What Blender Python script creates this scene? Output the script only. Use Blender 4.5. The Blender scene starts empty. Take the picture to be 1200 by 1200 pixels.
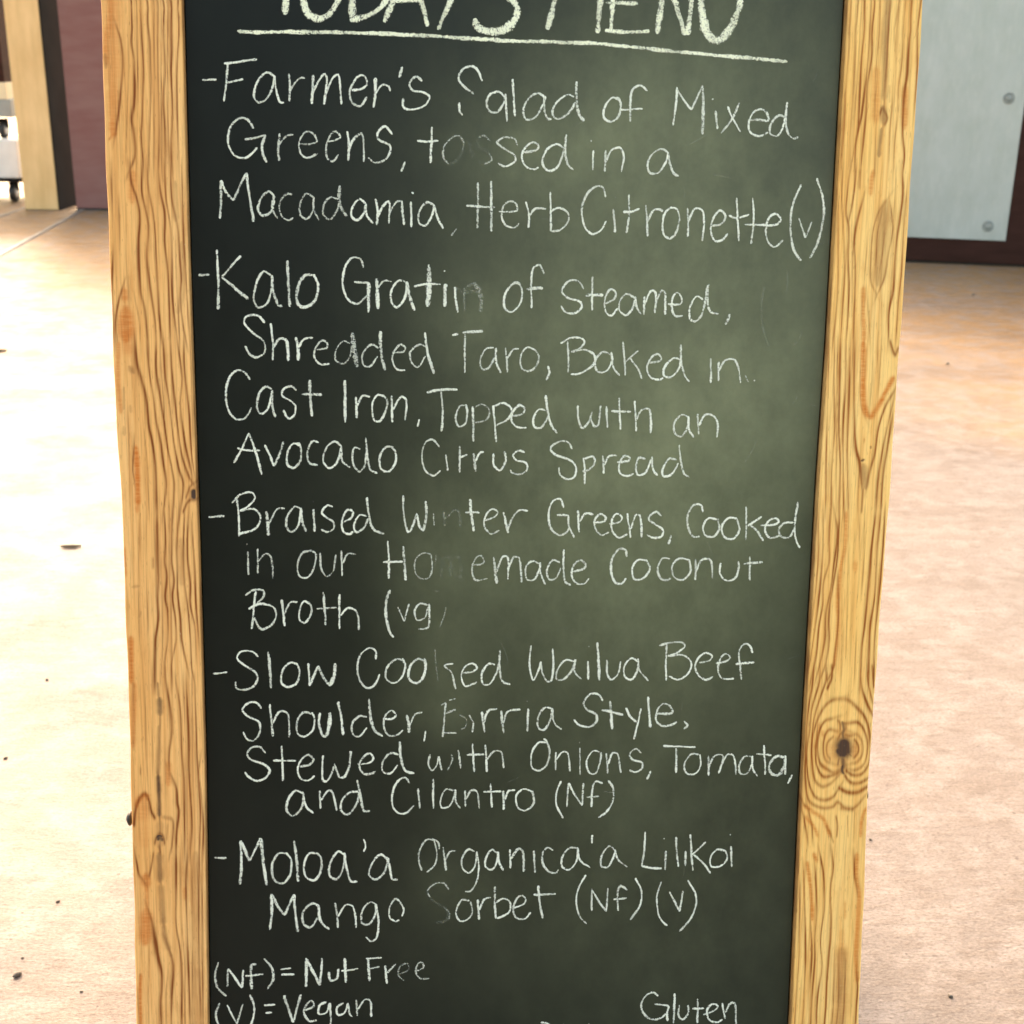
import bpy, math, random
import numpy as np
from mathutils import Matrix, Vector, Euler
rad = math.radians
random.seed(7); RNG = np.random.default_rng(11)
S = bpy.context.scene
COL = S.collection

# ------------------------------------------------------------------ camera, sky, sun, exposure
cam_data = bpy.data.cameras.new('camera'); cam = bpy.data.objects.new('camera', cam_data); COL.objects.link(cam)
cam.location = (0, 0, 1.0)
cam.rotation_euler = (rad(70.2979), rad(-0.82531), rad(0.29553))
cam_data.sensor_width = 36; cam_data.lens = 46.14
cam_data.clip_start = 0.05; cam_data.clip_end = 500
cam_data.dof.use_dof = True; cam_data.dof.focus_distance = 1.045; cam_data.dof.aperture_fstop = 16
S.camera = cam

SUN_EL, SUN_AZ = 40.0, -22.0          # azimuth from +Y towards +X
w = bpy.data.worlds.new('World'); S.world = w; w.use_nodes = True
nt = w.node_tree; bg = nt.nodes['Background']
sky = nt.nodes.new('ShaderNodeTexSky'); sky.sky_type = 'NISHITA'; sky.sun_disc = False
sky.sun_elevation = rad(SUN_EL); sky.sun_rotation = rad(SUN_AZ)
sky.dust_density = 5.0; sky.air_density = 1.0
hz = nt.nodes.new('ShaderNodeMix'); hz.data_type = 'RGBA'; hz.blend_type = 'MULTIPLY'; hz.inputs[0].default_value = 1.0
hz.inputs[7].default_value = (1.14, .97, .72, 1)          # warm, hazy sky as the photo's white balance shows it
nt.links.new(sky.outputs[0], hz.inputs[6]); nt.links.new(hz.outputs[2], bg.inputs[0]); bg.inputs[1].default_value = 0.15
sun_data = bpy.data.lights.new('sun', 'SUN'); sun_data.energy = .58; sun_data.angle = rad(10); sun_data.color = (1.0, .95, .91)
sun = bpy.data.objects.new('sun', sun_data); COL.objects.link(sun)
sd = Vector((math.sin(rad(SUN_AZ))*math.cos(rad(SUN_EL)), math.cos(rad(SUN_AZ))*math.cos(rad(SUN_EL)), math.sin(rad(SUN_EL))))
sun.rotation_euler = sd.to_track_quat('Z', 'Y').to_euler()
S.view_settings.view_transform = 'Standard'; S.view_settings.look = 'None'
S.view_settings.exposure = 2.62; S.view_settings.gamma = 1.0

# ------------------------------------------------------------------ helpers
def mat(name):
    m = bpy.data.materials.new(name); m.use_nodes = True
    t = m.node_tree; return m, t, t.nodes['Principled BSDF']
def node(t, typ, **kw):
    n = t.nodes.new(typ)
    for k, v in kw.items():
        if k.startswith('i_'): n.inputs[k[2:].replace('_', ' ')].default_value = v
        else: setattr(n, k, v)
    return n
def coords(t, scale):
    tc = node(t, 'ShaderNodeTexCoord'); mp = node(t, 'ShaderNodeMapping'); mp.inputs['Scale'].default_value = scale
    t.links.new(tc.outputs['Object'], mp.inputs['Vector']); return mp.outputs[0]
def noise(t, scale, detail=4, rough=.55, sc=1.0):
    n = node(t, 'ShaderNodeTexNoise'); n.inputs['Scale'].default_value = sc; n.inputs['Detail'].default_value = detail
    n.inputs['Roughness'].default_value = rough
    t.links.new(coords(t, scale), n.inputs['Vector']); return n.outputs[0]
def ramp(t, src, a, b, lo=0.0, hi=1.0):
    n = node(t, 'ShaderNodeMapRange'); n.inputs['From Min'].default_value = a; n.inputs['From Max'].default_value = b
    n.inputs['To Min'].default_value = lo; n.inputs['To Max'].default_value = hi
    t.links.new(src, n.inputs['Value']); return n.outputs[0]
def mixc(t, fac, a, b, mode='MIX'):
    n = node(t, 'ShaderNodeMix', data_type='RGBA', blend_type=mode)
    if isinstance(fac, float): n.inputs[0].default_value = fac
    else: t.links.new(fac, n.inputs[0])
    for i, c in ((6, a), (7, b)):
        if isinstance(c, tuple): n.inputs[i].default_value = (*c, 1) if len(c) == 3 else c
        else: t.links.new(c, n.inputs[i])
    return n.outputs[2]
def math_(t, op, a, b=None, clamp=False):
    n = node(t, 'ShaderNodeMath', operation=op, use_clamp=clamp)
    for i, v in enumerate((a, b)):
        if v is None: continue
        if isinstance(v, (int, float)): n.inputs[i].default_value = v
        else: t.links.new(v, n.inputs[i])
    return n.outputs[0]
def bump(t, h, bsdf, strength=.3, dist=.001):
    b = node(t, 'ShaderNodeBump'); b.inputs['Strength'].default_value = strength; b.inputs['Distance'].default_value = dist
    t.links.new(h, b.inputs['Height']); t.links.new(b.outputs[0], bsdf.inputs['Normal'])
def attr(t, name):
    n = node(t, 'ShaderNodeAttribute'); n.attribute_name = name; return n.outputs['Fac']
def simple(name, col, col2=None, rough=.6, scale=(8, 8, 8), metal=0.0, bmp=0.0, spec=.5):
    m, t, b = mat(name)
    n = noise(t, scale, 6, .6)
    c = mixc(t, ramp(t, n, .35, .65), col, col2 or tuple(x*.75 for x in col))
    t.links.new(c, b.inputs['Base Color']); b.inputs['Roughness'].default_value = rough
    b.inputs['Metallic'].default_value = metal; b.inputs['Specular IOR Level'].default_value = spec
    if bmp: bump(t, n, b, bmp, .002)
    return m
def obj(name, me, m, parent=None, M=None):
    o = bpy.data.objects.new(name, me); COL.objects.link(o)
    if m and not me.materials: me.materials.append(m)
    if parent: o.parent = parent
    if M is not None: o.matrix_basis = M
    return o
def thing(name, label, cat, loc=(0, 0, 0), rz=0, group=None):
    o = bpy.data.objects.new(name, None); COL.objects.link(o); o.location = loc; o.rotation_euler = (0, 0, rz)
    o.empty_display_size = .1; return tag(o, label, cat, group)
def tag(o, label, cat, group=None):
    o['label'] = label; o['category'] = cat
    if group: o['group'] = group
    return o
def mesh(name, V, F, smooth=False):
    me = bpy.data.meshes.new(name); me.from_pydata([tuple(v) for v in V], [], [tuple(f) for f in F]); me.update()
    if smooth: me.polygons.foreach_set('use_smooth', [True]*len(me.polygons))
    return me
import bmesh
def box_me(name, x0, x1, y0, y1, z0, z1, bev=.003, seg=2):
    bm = bmesh.new(); bmesh.ops.create_cube(bm, size=1)
    for v in bm.verts:
        v.co = Vector(((x0+x1)/2+v.co.x*(x1-x0), (y0+y1)/2+v.co.y*(y1-y0), (z0+z1)/2+v.co.z*(z1-z0)))
    if bev: bmesh.ops.bevel(bm, geom=bm.edges[:], offset=bev, segments=seg, affect='EDGES', profile=.6)
    me = bpy.data.meshes.new(name); bm.to_mesh(me); bm.free(); return me
def lathe_me(name, prof, n=20, axis='Z', at=(0, 0, 0)):
    V = []; F = []
    for r, h in prof:
        for k in range(n):
            a = 2*math.pi*k/n; c, s = r*math.cos(a), r*math.sin(a)
            p = {'Z': (c, s, h), 'X': (h, c, s), 'Y': (c, h, s)}[axis]
            V.append((p[0]+at[0], p[1]+at[1], p[2]+at[2]))
    for i in range(len(prof)-1):
        for k in range(n):
            F.append((i*n+k, i*n+(k+1) % n, (i+1)*n+(k+1) % n, (i+1)*n+k))
    F.append(tuple(range(n))[::-1]); F.append(tuple(range((len(prof)-1)*n, len(prof)*n)))
    return mesh(name, V, F, True)

# ------------------------------------------------------------------ materials of the setting
def floor_mat():
    m, t, b = mat('worn_concrete')
    big = noise(t, (.9, .9, 1), 5, .55)
    mid = noise(t, (15, 16, 1), 7, .68)
    streak = noise(t, (24, 62, 1), 7, .72)
    fine = noise(t, (150, 260, 1), 3, .6)
    patch = noise(t, (4.0, 4.4, 1), 8, .62)
    sepy = node(t, 'ShaderNodeSeparateXYZ'); tcf = node(t, 'ShaderNodeTexCoord'); t.links.new(tcf.outputs['Object'], sepy.inputs[0])
    yy = math_(t, 'ADD', sepy.outputs[1], math_(t, 'MULTIPLY', math_(t, 'SUBTRACT', big, .5), 7.0))
    c = mixc(t, ramp(t, big, .40, .60), (.150, .120, .106), (.144, .126, .120))
    c = mixc(t, ramp(t, patch, .42, .62, 0, .65), c, (.114, .085, .069))
    c = mixc(t, ramp(t, yy, 3.4, 5.4, 0, .95), c, (.255, .145, .055))     # floor turns tan towards the back wall
    grit = noise(t, (230, 400, 1), 4, .75)
    c = mixc(t, ramp(t, mid, .46, .60, 0, .6), c, (.205, .178, .168))
    c = mixc(t, ramp(t, streak, .50, .68, 0, .60), c, (.078, .054, .040))
    c = mixc(t, ramp(t, fine, .50, .68, 0, .55), c, (.075, .054, .042))
    c = mixc(t, ramp(t, grit, .53, .62, 0, .6), c, (.07, .052, .042))
    c = mixc(t, ramp(t, grit, .46, .36, 0, .35), c, (.26, .22, .20))
    vo = node(t, 'ShaderNodeTexVoronoi', feature='F1'); vo.inputs['Scale'].default_value = 1
    t.links.new(coords(t, (34, 34, 1)), vo.inputs['Vector'])
    dn = noise(t, (11, 11, 1), 3, .6)
    lim = ramp(t, dn, .45, .75, .02, .13)
    dot = math_(t, 'LESS_THAN', vo.outputs['Distance'], lim)
    c = mixc(t, math_(t, 'MULTIPLY', dot, .7), c, (.05, .035, .03))
    t.links.new(c, b.inputs['Base Color'])
    t.links.new(ramp(t, patch, .40, .62, .66, .42), b.inputs['Roughness']); b.inputs['Specular IOR Level'].default_value = .22
    h = math_(t, 'ADD', math_(t, 'MULTIPLY', streak, 1.0), math_(t, 'MULTIPLY', fine, .35))
    h = math_(t, 'SUBTRACT', h, math_(t, 'MULTIPLY', dot, .35))
    bump(t, h, b, .6, .005)
    return m
M_FLOOR = floor_mat()
M_LAWN = simple('lawn_green', (.07, .14, .03), (.11, .19, .045), .9, (3, 3, 3), spec=.1)
M_MAROON = simple('maroon_paint', (.200, .088, .078), (.23, .12, .105), .6, (3, 3, 14), bmp=.15, spec=.2)
M_MAROON2 = simple('dark_maroon_board', (.026, .010, .007), (.042, .017, .013), .6, (4, 4, 20), bmp=.2, spec=.12)
M_POST = simple('tan_timber', (.78, .52, .25), (.64, .41, .18), .6, (14, 14, 3), bmp=.2, spec=.2)
M_DARK = simple('dark_steel', (.012, .010, .010), (.020, .017, .016), .85, (4, 4, 4), spec=.06)
M_BLACK = simple('black_rubber', (.012, .012, .013), (.02, .02, .02), .5, (30, 30, 30))
M_WHITE = simple('white_plastic', (.74, .75, .74), (.62, .63, .62), .4, (5, 5, 5))
M_CREAM = simple('cream_plastic', (.74, .68, .47), (.66, .60, .42), .5, (5, 5, 5))
M_GREY = simple('grey_plastic', (.30, .33, .33), (.24, .27, .27), .5, (5, 5, 5))
M_BROWN = simple('brown_board', (.22, .115, .06), (.30, .16, .08), .6, (8, 8, 2))
M_STONE = simple('grey_stone', (.10, .085, .07), (.20, .17, .14), .8, (120, 120, 120), bmp=.4)
M_TWIG = simple('brown_twig', (.10, .072, .045), (.15, .115, .075), .8, (200, 200, 60))
def galv_mat():
    m, t, b = mat('galvanised_sheet')
    n1 = noise(t, (9, 9, 5), 6, .62); n2 = noise(t, (60, 60, 14), 4, .6)
    c = mixc(t, ramp(t, n1, .32, .68), (.345, .385, .37), (.42, .455, .44))
    c = mixc(t, ramp(t, n2, .5, .8, 0, .25), c, (.56, .58, .55))
    t.links.new(c, b.inputs['Base Color']); b.inputs['Metallic'].default_value = .25
    t.links.new(ramp(t, n1, .3, .7, .38, .55), b.inputs['Roughness']); bump(t, n1, b, .15, .004)
    return m
M_GALV = galv_mat()
M_RIVET = simple('dull_rivet', (.20, .22, .21), (.30, .33, .31), .7, (60, 60, 60), spec=.2)

# ------------------------------------------------------------------ the setting
def sheet(name, x0, x1, y0, y1, z, m):
    o = obj(name, mesh(name, [(x0, y0, z), (x1, y0, z), (x1, y1, z), (x0, y1, z)], [(0, 1, 2, 3)]), m); o['kind'] = 'structure'; return o
sheet('concrete_floor', -200, 200, -200, 200, 0, M_FLOOR)
sheet('lawn', -60, 60, -60, -2.6, .004, M_LAWN)

# metal door track crossing the floor at the back left: two low strips
def strip_me(a, b_, wd, h):
    a = Vector((*a, 0)); b_ = Vector((*b_, 0)); d = (b_-a).normalized(); n = Vector((-d.y, d.x, 0))*wd/2
    V = []
    for p in (a, b_):
        for s, z in ((-1, 0), (-.75, h), (.75, h), (1, 0)): V.append(p+n*s+Vector((0, 0, z)))
    return mesh('track', V, [(0, 4, 5, 1), (1, 5, 6, 2), (2, 6, 7, 3), (0, 1, 2, 3), (7, 6, 5, 4)])
trk = thing('floor_track', 'pair of narrow grey strips set across the floor beside the tan post', 'floor track', (-2.9, 7.5, 0))
M_TRACK = simple('track_grey', (.20, .165, .13), (.15, .12, .10), .6, (20, 20, 20))
iv = trk.matrix_basis.inverted()
for a, b_ in (((-3.0, 6.55), (-3.02, 9.6)), ((-2.42, 5.7), (-2.74, 9.2))):
    o = obj('strip', strip_me((a[0]+2.9, a[1]-7.5), (b_[0]+2.9, b_[1]-7.5), .035, .006), M_TRACK, trk)

# right: dark maroon counter front carrying a galvanised sheet
PY = math.atan2(6.45-6.55, 2.43-1.93)
cf = thing('counter_front', 'dark maroon counter front faced with a riveted pale grey metal sheet at right', 'counter', (2.43, 6.45, 0), PY)
obj('board', box_me('board', -1.75, .62, 0, .06, .012, 2.0, .004), M_MAROON2, cf)
obj('gap_shade', box_me('gap_shade', -1.74, .61, .025, .055, 0, .012, 0), M_BLACK, cf)  # black strip painting the shadow gap under the counter
sh = obj('metal_sheet', box_me('metal_sheet', -1.55, -.055, -.008, -.0005, .125, 1.9, .002, 2), M_GALV, cf)
riv = lathe_me('rivet', [(.027, -.008), (.026, -.0105), (.0185, -.011), (.0175, -.0085), (.015, -.0085), (.014, -.012), (.008, -.0135), (.001, -.014)], 18, 'Y')
for (x, z) in ((-.145, .192), (-.128, .785), (-.135, 1.37), (-1.45, .192), (-1.45, .785), (-1.45, 1.37), (-.8, 1.5)):
    obj('rivet', riv, M_RIVET, sh, Matrix.Translation((x, 0, z)))

# left: tan post, its dark steel side, the maroon panel, slivers between them
post = thing('timber_post', 'square tan timber post with dark right side standing at back left', 'post', (-2.98, 8.10, 0), rad(-2))
obj('beam', box_me('beam', 0, .205, 0, .16, .002, 2.6, .004), M_POST, post)
obj('side_plate', box_me('side_plate', .207, .215, -.004, .33, 0, 2.6, .002), M_DARK, post)
obj('foot_plate', box_me('foot_plate', -.004, .205, -.006, .17, 0, .0015, 0), M_BLACK, post)
pan = thing('maroon_panel', 'faded maroon upright panel between the tan post and the menu board', 'panel', (-2.675, 8.12, 0), rad(-3))
obj('board', box_me('board', 0, .62, 0, .05, .012, 2.6, .004), M_MAROON, pan)
obj('gap_shade', box_me('gap_shade', .0, .60, .003, .045, 0, .012, 0), M_BLACK, pan)  # painted black for the shade under the panel
slat = thing('upright_rack', 'thin brown rack upright glimpsed behind the dark side of the post', 'rack', (-3.05, 9.3, 0))
obj('board', box_me('board', 0, .10, 0, .03, .83, 2.4, .003), M_BROWN, slat)
obj('leg', box_me('leg', .03, .06, .005, .025, 0, .83, .002), M_DARK, slat)
# rolling stack of bins at the far left
def caster(parent, x, y, z, r=.055):
    c = obj('caster', lathe_me('caster', [(r*.55, -.016), (r*.95, -.016), (r, -.010), (r, .010), (r*.95, .016), (r*.55, .016)], 22, 'X'), M_BLACK, parent, Matrix.Translation((x, y, z+r)))
    obj('hub', lathe_me('hub', [(r*.5, -.019), (r*.5, .019)], 14, 'X'), M_WHITE, c)
    f = box_me('fork', -.024, .024, -.012, .03, r*.2, r*1.35, .003); obj('fork', f, M_DARK, c)
d1 = thing('white_dolly', 'white plastic dolly on black casters at the far left edge', 'dolly', (-3.45, 8.45, 0))
obj('bin', box_me('bin', -.35, .34, -.02, .5, .15, .385, .012), M_WHITE, d1)
obj('frame', box_me('frame', -.36, .35, -.03, .51, .128, .148, .004), M_DARK, d1)
for x, y in ((.26, .06), (-.27, .06), (.26, .44), (-.27, .44)): caster(d1, x, y, 0, .056)
d2 = thing('grey_dolly', 'grey dolly on small casters stacked on the white dolly', 'dolly', (-3.45, 8.5, .385))
obj('deck', box_me('deck', -.34, .31, -.02, .48, .13, .235, .006), M_GREY, d2)
for x, y in ((.22, .06), (-.25, .06), (.22, .4), (-.25, .4)): caster(d2, x, y, 0, .050)
cr = thing('cream_crate', 'shallow cream crate resting on the grey dolly at far left', 'crate', (-3.45, 8.5, .621))
obj('body', box_me('body', -.33, .29, -.02, .46, 0, .10, .004), M_CREAM, cr)
br = thing('brown_box', 'tall dark brown box on the cream crate at the far left edge', 'box', (-3.45, 8.5, .722))
obj('body', box_me('body', -.33, .285, -.02, .46, 0, .75, .004), M_MAROON2, br)

# unseen dark planks and greenery added behind the camera to shape the board's reflection
scr = thing('unseen_screen', 'unseen dark plank screen added behind the camera for the board to reflect', 'screen', (-2.3, -2.3, 0))
for k in range(6):
    obj('plank', box_me('plank', -.5+k*.46, -.5+k*.46+.452, 0, .04, 0, 2.5, .004), M_MAROON2, scr)
hd = 5000
P = np.empty((hd, 3)); P[:, 0] = RNG.uniform(-1.0, 8.0, hd); P[:, 2] = RNG.uniform(.03, 1.0, hd)
P[:, 1] = -5.2-RNG.random(hd)**2*.5+.12*np.sin(P[:, 0]*3.1)+.1*np.sin(P[:, 2]*5)
Vh = np.empty((hd*4, 3))
for k, (a, b_) in enumerate(((-1, 0), (0, -.5), (1, 0), (0, .5))):
    th = RNG.uniform(0, math.pi, hd) if k == 0 else th
    u = np.stack([np.cos(th), RNG.uniform(-.3, .3, hd) if k == 0 else u[:, 1], np.sin(th)], 1) if k == 0 else u
    v = np.stack([-np.sin(th), np.zeros(hd), np.cos(th)], 1)
    Vh[k::4] = P+u*a*.07+v*b_*.09
unseen_hedge = thing('unseen_hedge', 'unseen clipped greenery added behind the camera for the board to reflect', 'unseen_hedge', (0, 0, 0))  # added out of view to give the board green to reflect
lv = obj('leaf_mass', mesh('leaf_mass', Vh, np.arange(hd*4).reshape(-1, 4)), simple('leaf_green', (.10, .19, .035), (.19, .27, .06), .5, (2, 2, 2)), unseen_hedge); lv['kind'] = 'stuff'
obj('stem_block', box_me('stem_block', -1.0, 8.0, -6.0, -5.6, 0, .95, .05), simple('stem_brown', (.05, .07, .025)), unseen_hedge)

# ------------------------------------------------------------------ the menu board
YAW = rad(3.99453); FOOT = Vector((0, .86035, 0))
sb = thing('sandwich_board', 'wood-framed A-frame chalkboard showing the handwritten menu', 'sandwich board', FOOT, YAW)
MR = Matrix.Translation(FOOT) @ Matrix.Rotation(YAW, 4, 'Z')
MB = Matrix.Translation((0, .97630495, .65043222)) @ Euler((rad(-10.083429), rad(.709992), rad(3.994531))).to_matrix().to_4x4()
MF = MR.inverted() @ MB             # front leaf frame in the thing's space
ZT, ZB = .535, -.655                # top / bottom of the stiles in leaf space
DEPTH, REC = .030, .008

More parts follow.
